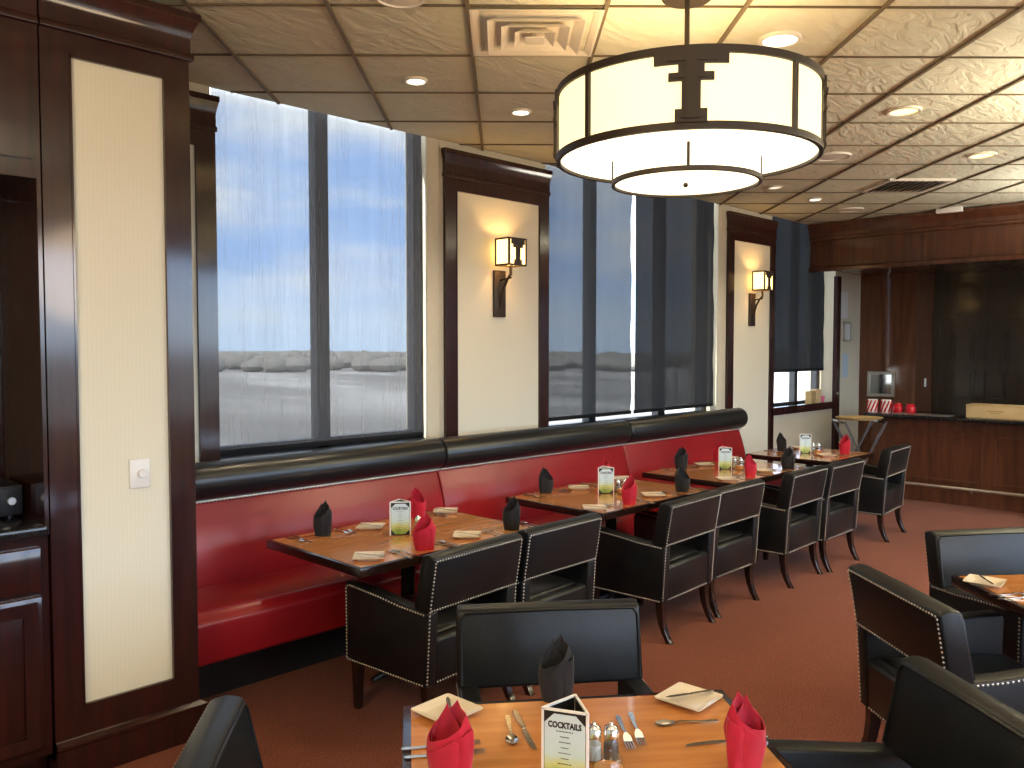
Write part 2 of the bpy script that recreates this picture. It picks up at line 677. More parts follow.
def window(n, x0, x1, mull, z0=SILL, y=4.90, d=.08):
    bm = B()
    box(bm, x0 - .02, x1 + .02, y, y + d, z0, z0 + (.085 if n == 1 else .062))
    box(bm, x0, x1, y, y + d, CEIL + .36, CEIL + .45)
    box(bm, x0 - .02, x0 + .06, y, y + d, z0, CEIL + .45)
    box(bm, x1 - .08, x1 + .02, y, y + d, z0, CEIL + .45)
    for a, b in mull:
        box(bm, a, b, y, y + d, z0, CEIL + .45)
    w = struct('window_%d' % n, bm, M['frame'])
    edges = [x0 + .05] + [v for a in mull for v in a] + [x1 - .08]
    for i in range(0, len(edges), 2):
        g = B(); box(g, edges[i], edges[i + 1], y + .045, y + .053, z0 + .06, CEIL + .37)
        p = struct('pane', g, M['glass'], w)
    s = B(); box(s, x0 - .02, x1 + .0, WY - (.085 if n < 3 else .012), y - .001, z0 - .03, z0 + .022)
    struct('window_sill', s, M['frame'], w)
    return w


window(1, 2.31, 4.045, [(3.135, 3.235)])
window(2, 5.19, 8.0, [(6.01, 6.11), (7.11, 7.23)], SILLS[1])
window(3, 9.07, 10.79, [(10.1, 10.18)], SILLS[2])
for i, (a, b) in enumerate(FW):
    bm = B()
    for z in (.65, 3.04):
        box(bm, a, b, YF - .12, YF - .05, z, z + .06)
    for x in (a, (a + b) / 2 - .03, b - .06):
        box(bm, x, x + .06, YF - .12, YF - .05, .65, 3.1)
    w = struct('window_%d' % (4 + i), bm, M['frame'])
    g = B(); box(g, a + .05, b - .05, YF - .09, YF - .082, .7, 3.05)
    struct('pane', g, M['glass'], w)

# panel under the third window: dark rail and stiles around a cream field
bm = B()
box(bm, 9.05, 10.86, WY - .05, WY, .955, 1.045)
box(bm, 10.745, 10.86, WY - .05, WY, 1.045, 2.66)
box(bm, 10.745, 10.86, WY - .05, WY, 0, .955)
box(bm, 9.05, 10.745, WY - .05, WY, 0, .14)
struct('trim_1', bm, M['wood'])

# land far below and a tree line on the horizon
bm = B()
v = [bm.verts.new(p) for p in ((-1500, 6, -12), (1500, 6, -12), (1500, 2500, -12), (-1500, 2500, -12))]
bm.faces.new(v)
v = [bm.verts.new(p) for p in ((-1500, -2500, -12), (1500, -2500, -12), (1500, -6, -12), (-1500, -6, -12))]
bm.faces.new(v)
struct('land', bm, M['land'])
bm = B()
rnd = random.Random(3)
for row, (dist, hmin, hmax) in enumerate(((520, 6.0, 8.6), (760, 7.5, 10.6))):
    for k in range(260):
        a = R(-8 + 118 * k / 259 + rnd.uniform(-.3, .3))
        dd = dist * rnd.uniform(.86, 1.25)
        x, y = dd * math.cos(a), dd * math.sin(a)
        if y < 12:
            continue
        h = rnd.uniform(hmin, hmax)
        w = rnd.uniform(4, 10)
        bmesh.ops.create_icosphere(bm, subdivisions=2, radius=1, matrix=Matrix.Translation((x, y, -12 + h * .45)) @ Matrix.Diagonal((w, w, h * .56, 1)))
tl = obj('treeline', bm, M['bark'])
tl['kind'] = 'stuff'
tag(tl, 'dark band of distant trees along the horizon outside the first window', 'trees')

# ------------------------------------------------------------------ roller shades
def shade(x0, x1, z0, mat, label, y=4.725, wav=.012, seed=1):
    t = thing('roller_shade', label, 'window shade', ((x0 + x1) / 2, y, z0), 0, 'mesh roller shades')
    w = (x1 - x0) / 2
    bm = B()
    rnd = random.Random(seed)
    nx, nz = 24, 40
    H = CEIL + .06 - z0
    ph = rnd.uniform(0, 6)
    grid = []
    for j in range(nz + 1):
        z = H * j / nz
        row = []
        for i in range(nx + 1):
            u = -1 + 2 * i / nx
            edge = .008 * math.sin(z * 7 + ph) + .005 * math.sin(z * 17 + 2 * ph)
            x = u * (w + (edge if u > 0 else 0) * abs(u) - .004)
            yy = .006 * math.sin(u * 9 + ph) * (1 - j / nz) + .004 * math.sin(u * 23 + z * 2)
            row.append(bm.verts.new((x, yy, z)))
        grid.append(row)
    for j in range(nz):
        for i in range(nx):
            bm.faces.new((grid[j][i], grid[j][i + 1], grid[j + 1][i + 1], grid[j + 1][i]))
    obj('fabric', bm, mat, t, smooth=60)
    bm = B()
    box(bm, -w + .004, w - .004, -.010, .010, -.006, .026)
    bevel(bm, .004, 2)
    obj('hem_bar', bm, M['shade_dark'], t)
    return t


shade(2.325, 3.905, 1.11, M['shade_open'], 'pale see-through mesh roller shade over the window nearest the wood column', seed=1)
shade(5.20, 6.415, 1.13, M['shade_mid'], 'grey-blue mesh roller shade right beside the panel with the nearer wall lamp', seed=2)
shade(6.462, 7.855, 1.13, M['shade_steep_view'], 'dark grey mesh roller shade past the bright gap, middle window', seed=3)
shade(9.075, 10.515, 1.455, M['shade_dark'], 'black roller shade stopping short of the sill near the bar', seed=4)

# ------------------------------------------------------------------ wood pilasters with cream panels
def moulding(bm, x0, x1, y_back, y_face, z0, z1, prof, left=1, right=1):
    """mitred moulding around a pier; prof: list of (projection, z fraction)"""
    n = len(prof)
    rings = []
    for pr_, zf in prof:
        z = z0 + (z1 - z0) * zf
        rings.append([(x0 - pr_ * left, y_back, z), (x0 - pr_ * left, y_face - pr_, z), (x1 + pr_ * right, y_face - pr_, z), (x1 + pr_ * right, y_back, z)])
    vs = [[bm.verts.new(p) for p in r_] for r_ in rings]
    for i in range(n - 1):
        for k in range(4):
            l = (k + 1) % 4
            bm.faces.new((vs[i][k], vs[i][l], vs[i + 1][l], vs[i + 1][k]))
    bm.faces.new(vs[0][::-1])
    bm.faces.new(vs[-1])


CROWN = [(.006, 0), (.016, .02), (.018, .08), (.016, .14), (.006, .17), (.006, .45), (.010, .55), (.022, .72), (.034, .84), (.040, .86), (.040, 1)]
CROWN2 = [(p * .5, z) for p, z in CROWN]
BASE = [(.022, 0), (.022, .8), (.028, .84), (.028, .92), (.008, 1)]
BASE2 = [(p * .6, z) for p, z in BASE]


def pier(name, label, x0, x1, yb, yf, st=.105, pz0=.285, pz1=2.9, crown=(2.985, 3.187), base=.165, cp=None, bp=None, left=1):
    cx = (x0 + x1) / 2
    t = thing(name, label, 'panelled pier', (cx, yf, 0), 0, 'wood framed cream wall panels')
    w = (x1 - x0) / 2
    d = yb - yf
    rec = .018
    bm = B()
    box(bm, -w, w, rec + .004, d, base * .5, crown[0] + .05)
    for a, b in ((-w, -w + st), (w - st, w)):
        box(bm, a, b, 0, rec + .006, base * .6, crown[0] + .04)
    for z0, z1 in ((base * .6, pz0), (pz1, crown[0] + .04)):
        box(bm, -w + st, w - st, 0, rec + .006, z0, z1)
    # slim inner bead
    for a in (-w + st, w - st - .008):
        box(bm, a, a + .008, -.004, rec + .004, pz0, pz1)
    for z in (pz0, pz1 - .008):
        box(bm, -w + st, w - st, -.004, rec + .004, z, z + .008)
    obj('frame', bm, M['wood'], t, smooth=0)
    bm = B()
    box(bm, -w + st + .006, w - st - .006, rec - .004, rec + .003, pz0 + .006, pz1 - .006)
    obj('panel', bm, M['paperwall'], t, smooth=0, label='cream striped panel')
    bm = B()
    moulding(bm, -w, w, d, 0, crown[0], crown[1], cp or CROWN2, left)
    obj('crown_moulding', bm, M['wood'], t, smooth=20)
    bm = B()
    moulding(bm, -w, w, d, 0, 0, base, bp or BASE2, left)
    obj('base_moulding', bm, M['wood'], t, smooth=20)
    return t


pier('panelled_column', 'near dark wood column with tall cream panel and white dimmer', 1.09, 1.683, 4.64, 3.616, cp=CROWN, bp=BASE, left=0)
pier('wood_pilaster', 'cream wall panel half hidden behind the near wood column', 1.70, 2.325, WY - .004, 4.67, st=.112)
pier('wood_pilaster', 'cream wall panel with wall lamp between first and middle windows', 4.08, 5.205, WY - .004, 4.67)
pier('wood_pilaster', 'cream wall panel with wall lamp nearer the bar', 8.063, 9.107, WY - .004, 4.67)

# dimmer switch on the column
t = thing('dimmer_switch', 'white rotary dimmer on the cream panel of the near column', 'light switch', (1.443, 3.616 + .014, 1.213))
bm = B(); box(bm, -.043, .043, -.009, 0, -.061, .061); bevel(bm, .004, 2)
obj('wall_plate', bm, M['white'], t)
bm = B(); lathe(bm, [(.019, 0), (.019, .008), (.016, .012), (0, .012)], n=24); xform(bm, Matrix.Rotation(R(90), 4, 'X'))
obj('knob', bm, M['white'], t, loc=(.008, -.009, 0))

# ------------------------------------------------------------------ built-in service hutch at the left
t = thing('service_hutch', 'dark built-in wood service hutch with open niche beside the column', 'cabinet', (.42, 3.62, 0))
hx0, hx1 = -.78, .665
bm = B()
box(bm, hx0, hx1, .02, 1.06, .12, 1.01)
box(bm, hx0, hx1, .10, 1.02, .0, .12)
box(bm, hx0, hx1, .0, 1.06, 2.40, 3.0)
box(bm, hx0, hx1, .66, 1.06, 1.01, 2.40)
box(bm, hx0, hx0 + .05, .0, .66, 1.01, 2.40)
box(bm, hx1 - .015, hx1, .0, .66, 1.01, 2.40)
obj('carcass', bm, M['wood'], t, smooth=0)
bm = B(); moulding(bm, hx0 + .045, hx1 - .001, 1.0, 0, 2.985, 3.187, [(p if p else 0, z) for p, z in CROWN], 1, 0)
obj('crown_moulding', bm, M['wood'], t, smooth=20)
bm = B(); box(bm, hx0, hx1 - .01, -.02, .655, 1.0105, 1.05); bevel(bm, .008, 2)
obj('counter_top', bm, M['granite'], t)
bm = B()
box(bm, hx0 + .06, hx1 - .03, -.014, .0, 2.47, 2.94)
obj('upper_panel', bm, M['wood'], t, smooth=0)
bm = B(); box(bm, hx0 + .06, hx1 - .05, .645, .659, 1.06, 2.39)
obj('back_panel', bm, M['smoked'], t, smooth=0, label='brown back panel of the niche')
for x0, x1 in ((hx0 + .02, -.07), (-.05, hx1 - .03)):
    bm = B(); box(bm, x0, x1, 0, .022, .79, .965); bevel(bm, .006, 2)
    dr = obj('drawer', bm, M['wood'], t)
    bm = B(); lathe(bm, [(.006, 0), (.006, .016), (.015, .022), (.013, .03), (0, .032)], n=16); xform(bm, Matrix.Rotation(R(90), 4, 'X'))
    obj('knob', bm, M['iron'], dr, loc=((x0 + x1) / 2, 0, .88))
    bm = B(); box(bm, x0, x1, 0, .022, .15, .77); bevel(bm, .006, 2)
    for a, b, c, e in ((x0 + .02, x1 - .02, .17, .22), (x0 + .02, x1 - .02, .70, .75), (x0 + .02, x0 + .07, .22, .70), (x1 - .07, x1 - .02, .22, .70)):
        box(bm, a, b, -.012, .004, c, e)
    dr = obj('door', bm, M['wood'], t)
    bm = B(); lathe(bm, [(.006, 0), (.006, .016), (.015, .022), (.013, .03), (0, .032)], n=16); xform(bm, Matrix.Rotation(R(90), 4, 'X'))
    obj('knob', bm, M['iron'], dr, loc=((x0 + .11), -.012, .66))
t = thing('stereo_receiver', 'black stereo receiver sitting on the service hutch counter', 'stereo', (.845, 3.99, 1.051))
bm = B(); box(bm, -.21, .21, -.15, .15, .012, .135); bevel(bm, .004, 2)
obj('case', bm, M['black'], t)
bm = B(); box(bm, -.2, .2, -.156, -.149, .02, .127); bevel(bm, .003, 2)
obj('front_panel', bm, M['frame'], t)
bm = B(); lathe(bm, [(.016, 0), (.015, .018), (0, .018)], n=20); xform(bm, Matrix.Rotation(R(90), 4, 'X'))
obj('knob', bm, M['silver'], t, loc=(.165, -.156, .075))
for x in (-.17, .17):
    for y in (-.11, .11):
        bm = B(); lathe(bm, [(.015, 0), (.015, .012), (0, .012)], n=12)
        obj('foot', bm, M['black'], t, loc=(x, y, 0))

# ------------------------------------------------------------------ banquette
def bench(x0, x1, label):
    L = x1 - x0
    t = thing('banquette', label, 'bench', (x0, 3.82, 0), 0, 'red and black banquette sections')
    g = .004
    a, b = g, L - g
    bm = B(); box(bm, a, b, .17, .79, 0, .225)
    obj('toe_kick', bm, M['black'], t, smooth=0)
    bm = B()
    prism(bm, [(.0, .225), (.0, .43), (.05, .475), (.50, .468), (.50, .225)], 'x', a, b)
    bevel(bm, .02, 3)
    obj('seat', bm, M['red'], t, smooth=50)
    bm = B()
    prism(bm, [(.485, .40), (.485, .50), (.497, .60), (.515, .70), (.545, .80), (.575, .88), (.60, .955), (.79, .955), (.79, .40)], 'x', a, b)
    bevel(bm, .012, 3, 40)
    obj('back_cushion', bm, M['red'], t, smooth=50)
    bm = B()
    pr_ = [(.585 + .105 * math.cos(R(q)), 1.02 + .105 * math.sin(R(q))) for q in range(90, 330, 15)]
    pr_ = [(.79, 1.075), (.66, 1.085)] + pr_[:] + [(.70, .9555), (.79, .9555)]
    prism(bm, pr_, 'x', a, b)
    bevel(bm, .012, 3, 60)
    obj('head_roll', bm, M['roll'], t, smooth=50, label='fat black vinyl roll along the top')
    bm = B()
    for i in range(int((b - a) / .022)):
        x = a + .015 + i * .022
        bmesh.ops.create_icosphere(bm, subdivisions=1, radius=.0062, matrix=Matrix.Translation((x, .555, .908 - .0)) @ Matrix.Diagonal((1, .6, 1, 1)))
    # cord welt the nails sit on
    tube(bm, [(a, .56, .912), (b, .56, .912)], .006, 8)
    obj('nailhead_trim', bm, M['nail'], t, smooth=60)
    return t


bench(1.715, 3.765, 'red vinyl banquette section running from the near wood column')
bench(3.765, 5.865, 'middle red vinyl banquette section beneath the nearer wall lamp')
bench(5.865, 7.85, 'red vinyl banquette section at the far end, below dark shades')

# ------------------------------------------------------------------ chairs
CW = .305


def nail_row(bm, pts, n_axis, step=.0165, r=.0054):
    pts = [Vector(p) for p in pts]
    for p, q in zip(pts, pts[1:]):
        L = (q - p).length
        k = max(1, int(L / step))
        for i in range(k):
            c = p.lerp(q, (i + .5) / k)
            s = Matrix.Diagonal((.55, 1, 1, 1)) if n_axis == 'x' else Matrix.Diagonal((1, .55, 1, 1))
            bmesh.ops.create_icosphere(bm, subdivisions=1, radius=r, matrix=Matrix.Translation(c) @ s)


def make_chair():
    t = thing('club_chair', 'x', 'chair', (0, 0, 0), 0, 'black leather dining chairs')
    w = CW
    # back pad, leaning away from the seat
    bm = B()
    prism(bm, [(-.021, .575), (-.040, .70), (-.064, .828), (-.02, .842), (.022, .832), (.045, .72), (.074, .575)], 'x', -w, w)
    bevel(bm, .013, 3)
    back = obj('backrest', bm, M['leather'], t, smooth=50)
    bm = B()
    fy = lambda z: .074 - (z - .575) / .257 * .052
    q = .012
    loop = [(-w + q, fy(.59), .59), (-w + q, fy(.70), .70), (-w + q, fy(.80), .80), (-w + q + .014, fy(.82), .822), (0, fy(.825), .826),
            (w - q - .014, fy(.82), .822), (w - q, fy(.80), .80), (w - q, fy(.70), .70), (w - q, fy(.59), .59)]
    tube(bm, loop, .0048, 6)
    obj('piping', bm, M['leather'], back, smooth=60)
    # arms: solid upholstered side panels
    top = [(.545, .626), (.44, .622), (.30, .608), (.17, .592), (.06, .583), (-.02, .580)]
    for s in (-1, 1):
        bm = B()
        prism(bm, [(0, .238), (.55, .238), (.55, .40), (.555, .60)] + top, 'x', s * w, s * (w - .068))
        bevel(bm, .011, 3, 35)
        obj('armrest', bm, M['leather'], t, smooth=50)
    iw = w - .068
    bm = B(); prism(bm, [(0, .238), (-.008, .44), (.01, .455), (.05, .455), (.05, .238)], 'x', -iw - .002, iw + .002); bevel(bm, .008, 2, 35)
    obj('rear_panel', bm, M['leather'], t, smooth=50)
    bm = B(); box(bm, -iw - .002, iw + .002, .47, .53, .238, .34); bevel(bm, .008, 2)
    obj('front_rail', bm, M['leather'], t, smooth=50)
    bm = B(); box(bm, -iw + .002, iw - .002, .045, .555, .335, .468); bevel(bm, .032, 4)
    seat = obj('seat', bm, M['leather'], t, smooth=50)
    bm = B()
    for z in (.45,):
        tube(bm, [(-iw + .02, .545, z), (iw - .02, .545, z)], .004, 6)
    obj('piping', bm, M['leather'], seat, smooth=60)
    # nailheads: outline of the back and the side panels
    bm = B()
    ry = lambda z: (-.022 - (z - .575) / .253 * .042) if z > .575 else (-.021 * (z - .238) / .337)
    e = w - .010
    for s in (-1, 1):
        nail_row(bm, [(s * e, ry(z) - .001, z) for z in (.250, .40, .575, .70, .815)], 'y')
    for z, o_ in ((.815, .001), (.588, .001)):
        nail_row(bm, [(-e, ry(z) - o_, z), (e, ry(z) - o_, z)], 'y')
    nail_row(bm, [(-iw, -.001, .250), (iw, -.001, .250)], 'y')
    for s in (-1, 1):
        x = s * (w + .001)
        nail_row(bm, [(x, .012, .250), (x, .538, .250), (x, .540, .60), (x, .52, .612), (x, .30, .594), (x, .17, .578), (x, .0, .568)], 'x')
    obj('nailhead_trim', bm, M['nail'], t, smooth=60, label='rows of small pewter nailheads')
    for s in (-1, 1):
        bm = B()
        x = s * (w - .045)
        for z0, z1, h0, h1 in ((0, .245, .017, .024),):
            v = []
            for z, h in ((z0, h0), (z1, h1)):
                v += [bm.verts.new((x + a * h, .51 + b_ * h, z)) for a, b_ in ((-1, -1), (1, -1), (1, 1), (-1, 1))]
            for f in ((3, 2, 1, 0), (4, 5, 6, 7), (0, 1, 5, 4), (1, 2, 6, 5), (2, 3, 7, 6), (3, 0, 4, 7)):
                bm.faces.new([v[i] for i in f])
        bevel(bm, .003, 1)
        obj('leg', bm, M['rim'], t)
        bm = B()
        prof = [(.035, .245, .024), (.033, .18, .022), (.022, .11, .020), (.000, .05, .018), (-.030, 0, .017)]
        rings = []
        for y, z, h in prof:
            rings.append([bm.verts.new((x + a * h, y + b_ * h, z)) for a, b_ in ((-1, -1), (1, -1), (1, 1), (-1, 1))])
        for r0, r1 in zip(rings, rings[1:]):
            for k in range(4):
                l = (k + 1) % 4
                bm.faces.new((r0[k], r0[l], r1[l], r1[k]))
        bm.faces.new(rings[0]); bm.faces.new(rings[-1][::-1])
        bevel(bm, .003, 1, 50)
        obj('leg', bm, M['rim'], t, smooth=40)
    return t


chair0 = make_chair()
GB = 'chairs along the bench tables'
GF = 'chairs around the aisle tables'
CH = [
    (2.655, 2.862, 4.5, 'black nailhead club chair nearest the column end of the first bench table', GB),
    (3.315, 2.905, 2, 'black club chair with bright glint on top, bar end of first bench table', GB),
    (4.422, 2.818, 3, 'black nailhead club chair at the column end of the second bench table', GB),
    (5.055, 2.860, 1, 'black nailhead club chair at the bar end of the second bench table', GB),
    (6.010, 2.835, 2, 'black nailhead club chair at the column end of the third bench table', GB),
    (6.640, 2.815, 0, 'black nailhead club chair at the bar end of the third bench table', GB),
    (7.985, 2.900, 4, 'lone black club chair at the last table, farthest from the column', GB),
]
first = True
for x, y, a, lab, g in CH:
    place(chair0, first, (x, y, 0), R(a), lab, g)
    first = False


def chair_top_at(px, py, sx, deg, lab):
    """stand a chair so that its rear top corner on side sx is at (px,py)"""
    th = R(deg)
    k = 1.07
    lx, ly = sx * CW * k, -.05 * k
    x = px - (math.cos(th) * lx - math.sin(th) * ly)
    y = py - (math.sin(th) * lx + math.cos(th) * ly)
    o = place(chair0, False, (x, y, 0), th, lab, GF)
    o.scale = (k, k, 1.0)
    return o


chair_top_at(1.985, 2.224, 1, 141.3, 'black club chair facing the camera across the front table with cocktail menu')
chair_top_at(1.011, 2.081, -1, 231.5, 'black club chair cut off by the picture edge, column side of front table')
chair_top_at(2.619, .857, 1, 52.5, 'black club chair on the aisle side of front table, arm toward red napkin')
chair_top_at(3.515, 1.448, -1, 229.5, 'black club chair with its nailhead back to the aisle, beside second aisle table')
chair_top_at(4.427, 1.452, 1, 144, 'black club chair facing the camera behind the second aisle table')

# ------------------------------------------------------------------ tables
TZ = .745


def make_table(w, d, loc, rz, label):
    t = thing('dining_table', label, 'table', loc, rz, 'dining tables')
    w, d = w / 2, d / 2
    bm = B(); box(bm, -w, w, -d, d, TZ - .042, TZ); bevel(bm, .003, 2)
    obj('tabletop', bm, M['rim'], t, label='dark edge band')
    q = .022
    bm = B(); box(bm, -w + q, w - q, -d + q, d - q, TZ - .002, TZ + .0012)
    obj('inlay', bm, M['table'], t, smooth=0, label='glossy amber wood surface')
    bm = B(); lathe(bm, [(0, .03), (.055, .03), (.05, .06), (.038, .09), (.038, .64), (.06, .68), (.06, .70), (0, .70)], n=20)
    for a in (0, 90):
        c, s = math.cos(R(a)), math.sin(R(a))
    box(bm, -.22, .22, -.03, .03, .685, .7035)
    box(bm, -.03, .03, -.22, .22, .685, .7035)
    obj('pedestal', bm, M['black'], t, smooth=40)
    bm = B()
    for a in (0, 90, 180, 270):
        c, s = math.cos(R(a)), math.sin(R(a))
        L = .24
        tube(bm, [(0, 0, .045), (c * L * .6, s * L * .6, .035), (c * L, s * L, .014)], [.028, .022, .014], 8)
    obj('base', bm, M['black'], t, smooth=40)
    return t


TABLES = {}
for n, x0, x1, lab in ((1, 2.22, 3.43, 'amber wood table on the bench nearest the wood column'),
                       (2, 3.985, 5.215, 'second amber wood table along the bench from the column'),
                       (3, 5.535, 6.765, 'third amber wood table along the bench from the column'),
                       (4, 7.19, 8.10, 'last amber wood table past the end of the bench')):
    TABLES[n] = make_table(x1 - x0, .83, ((x0 + x1) / 2, 3.55, 0), 0, lab)
FROT = R(-38.6)
fbr = Vector((2.177, 1.268))
fx = Vector((math.cos(FROT), math.sin(FROT)))
fy_ = Vector((-fx.y, fx.x))
FW_, FD_ = .93, .93
fc = fbr - fx * (FW_ / 2) - fy_ * (FD_ / 2)
make_table(FW_, FD_, (fc.x, fc.y, 0), FROT, 'front amber table holding the large cocktail menu and two red napkins')
RROT = R(-41)
rbl = Vector((3.985, 1.195))
rx = Vector((math.cos(RROT), math.sin(RROT)))
ry_ = Vector((-rx.y, rx.x))
rc = rbl + rx * .455 - ry_ * .455
make_table(.91, .91, (rc.x, rc.y, 0), RROT, 'amber table in the aisle cut off by the picture edge, chair behind it')


# ------------------------------------------------------------------ table ware
def napkin_mesh(name, H, seed, mirror=1, wide=1.0):
    """upright pocket fold: slanted open cone ending in a tall tip, a second tip behind it and a rounded side petal"""
    rnd = random.Random(seed)
    bm = B()
    j = lambda v, e=.06: v * rnd.uniform(1 - e, 1 + e)

    def prof(zz, top):
        if zz < .52:
            return .74 + .26 * math.sin(zz / .52 * math.pi / 2)
        return 1 - (1 - top) * ((zz - .52) / .48) ** 1.25

    def sheet(u0, u1, ctl, rx, ry, cx, cy, lean, top, nu=56, nv=16, wob=.0015):
        def rim(q):
            for (a, ha), (b, hb) in zip(ctl, ctl[1:]):
                if q <= b + 1e-6:
                    k = (q - a) / (b - a)
                    return ha + (hb - ha) * k
            return ctl[-1][1]
        g = []
        ph = rnd.uniform(0, 6)
        for i in range(nu + 1):
            q = u0 + (u1 - u0) * i / nu
            u = R(q)
            h = rim(q)
            row = []
            for k in range(nv + 1):
                zz = h * k / nv
                p = prof(zz, top)
                w_ = wob * math.sin(5 * u + 6 * zz + ph) * (.3 + zz)
                x = cx + lean * max(0, zz - .3) + (rx * p + w_) * math.cos(u)
                y = cy + (ry * p + w_) * math.sin(u)
                row.append(bm.verts.new((x * mirror, y, zz * H)))
            g.append(row)
        for i in range(nu):
            for k in range(nv):
                bm.faces.new((g[i][k], g[i + 1][k], g[i + 1][k + 1], g[i][k + 1]))
    # 0 = right, 90 = back, 180 = left, 270 = front
    sheet(20, 400, [(20, j(.80)), (62, 1.0), (110, j(.88)), (180, j(.56)), (215, j(.50)), (265, j(.58)), (330, j(.78)), (400, j(.93))],
          .049 * wide, .031, 0, 0, .018, .22)
    sheet(30, 165, [(30, .55), (100, j(.95, .03)), (165, .60)], .038 * wide, .024, -.004, .001, .004, .22, 30)
    sheet(-150, 75, [(-150, .40), (-90, j(.62)), (-20, j(.70)), (30, j(.68)), (75, .5)], .027 * wide, .021, .026 * wide, -.010, .004, .62, 40)
    sheet(195, 320, [(195, .30), (240, j(.42)), (285, j(.60)), (320, .42)], .050 * wide, .0335, .001, -.001, .012, .5, 30)
    bmesh.ops.recalc_face_normals(bm, faces=bm.faces[:])
    bmesh.ops.solidify(bm, geom=bm.faces[:], thickness=.0018)
    mn = min(v.co.z for v in bm.verts)
    xform(bm, Matrix.Translation((0, 0, -mn)))
    return mesh(name, bm, 50)


NAP = {}
for k in range(3):
    for c, mt in (('red', 'napred'), ('black', 'napblack')):
        me = napkin_mesh('folded_napkin', (.185, .19, .182)[k], 11 + k * 5, (1, 1, -1)[k], (1.12, 1.0, 1.05)[k])
        me.materials.append(M[mt])
        NAP[(c, k)] = me


def mesh_obj(name, me, loc, rz):
    o = bpy.data.objects.new(name, me)
    o.location = loc
    o.rotation_euler = (0, 0, rz)
    col.objects.link(o)
    return o


def extr(bm, pts, z0, z1):
    prism(bm, pts, 'z', z0, z1)


def fork_mesh():
    bm = B()
    hp = [(-.005, -.10), (.005, -.10), (.0075, -.085), (.006, -.05), (.0038, -.01), (.0035, .02), (-.0035, .02), (-.0038, -.01), (-.006, -.05), (-.0075, -.085)]
    extr(bm, hp, .0005, .003)
    extr(bm, [(-.0035, .02), (.0035, .02), (.010, .035), (.0115, .055), (-.0115, .055), (-.010, .035)], .0005, .0028)
    for x in (-.0098, -.0033, .0033, .0098):
        extr(bm, [(x - .0017, .053), (x + .0017, .053), (x + .001, .098), (x - .001, .098)], .0008, .0028)
    for v in bm.verts:
        y = v.co.y
        v.co.z += .008 * math.exp(-((y - .02) / .025) ** 2) + (.003 if y > .085 else 0)
    me = mesh('fork', bm, 40); me.materials.append(M['steel']); return me


def knife_mesh():
    bm = B()
    extr(bm, [(-.0065, -.115), (.0065, -.115), (.0085, -.095), (.0065, -.02), (.005, .0), (-.005, .0), (-.0065, -.02), (-.0085, -.095)], .0004, .0055)
    bevel(bm, .0014, 1)
    extr(bm, [(-.005, .0), (.005, .0), (.0095, .02), (.0105, .07), (.007, .105), (-.004, .117), (-.006, .09), (-.006, .02)], .0006, .0024)
    me = mesh('knife', bm, 40); me.materials.append(M['steel']); return me


def spoon_mesh():
    bm = B()
    extr(bm, [(-.005, -.09), (.005, -.09), (.007, -.078), (.0055, -.04), (.0032, .02), (.003, .036), (-.003, .036), (-.0032, .02), (-.0055, -.04), (-.007, -.078)], .0006, .003)
    n, m = 20, 5
    c = (0, .06)
    rings = []
    for j in range(1, m + 1):
        q = j / m
        rings.append([bm.verts.new((c[0] + .0165 * q * math.cos(2 * math.pi * k / n), c[1] + .027 * q * math.sin(2 * math.pi * k / n), .001 + .0065 * q * q)) for k in range(n)])
    z = bm.verts.new((c[0], c[1], .001))
    for k in range(n):
        bm.faces.new((z, rings[0][k], rings[0][(k + 1) % n]))
        for a, b in zip(rings, rings[1:]):
            bm.faces.new((a[k], b[k], b[(k + 1) % n], a[(k + 1) % n]))
    for v in bm.verts:
        if .0 < v.co.y < .036:
            v.co.z += .006 * math.sin((v.co.y) / .036 * math.pi)
    me = mesh('spoon', bm, 40); me.materials.append(M['steel']); return me


def butter_mesh():
    bm = B()
    extr(bm, [(-.004, -.08), (.004, -.08), (.0055, -.066), (.004, -.01), (-.004, -.01), (-.0055, -.066)], .0003, .004)
    extr(bm, [(-.004, -.01), (.004, -.01), (.0075, .01), (.0075, .055), (.002, .072), (-.004, .06), (-.0045, .01)], .0004, .002)
    me = mesh('butter_knife', bm, 40); me.materials.append(M['steel']); return me


def plate_mesh(s=.072):
    bm = B()
    prof = [(.62, 0), (.66, 0), (.70, .004), (1.0, .014), (1.0, .0168), (.66, .0078), (.60, .006)]
    rings = []
    for q, z in prof:
        ring = []
        a = s * q
        rr = a * .12
        for cx, cy, a0 in ((1, 1, 0), (-1, 1, 90), (-1, -1, 180), (1, -1, 270)):
            for st in (0, 30, 60, 90):
                ring.append(bm.verts.new((cx * (a - rr) + rr * math.cos(R(a0 + st)), cy * (a - rr) + rr * math.sin(R(a0 + st)), z)))
        rings.append(ring)
    for a, b in zip(rings, rings[1:]):
        n = len(a)
        for k in range(n):
            bm.faces.new((a[k], a[(k + 1) % n], b[(k + 1) % n], b[k]))
    bm.faces.new(rings[0][::-1]); bm.faces.new(rings[-1])
    me = mesh('bread_plate', bm, 40); me.materials.append(M['ceramic']); return me


FORK, KNIFE, SPOON, BUTTER, PLATE = fork_mesh(), knife_mesh(), spoon_mesh(), butter_mesh(), plate_mesh()
ZT = TZ + .0013


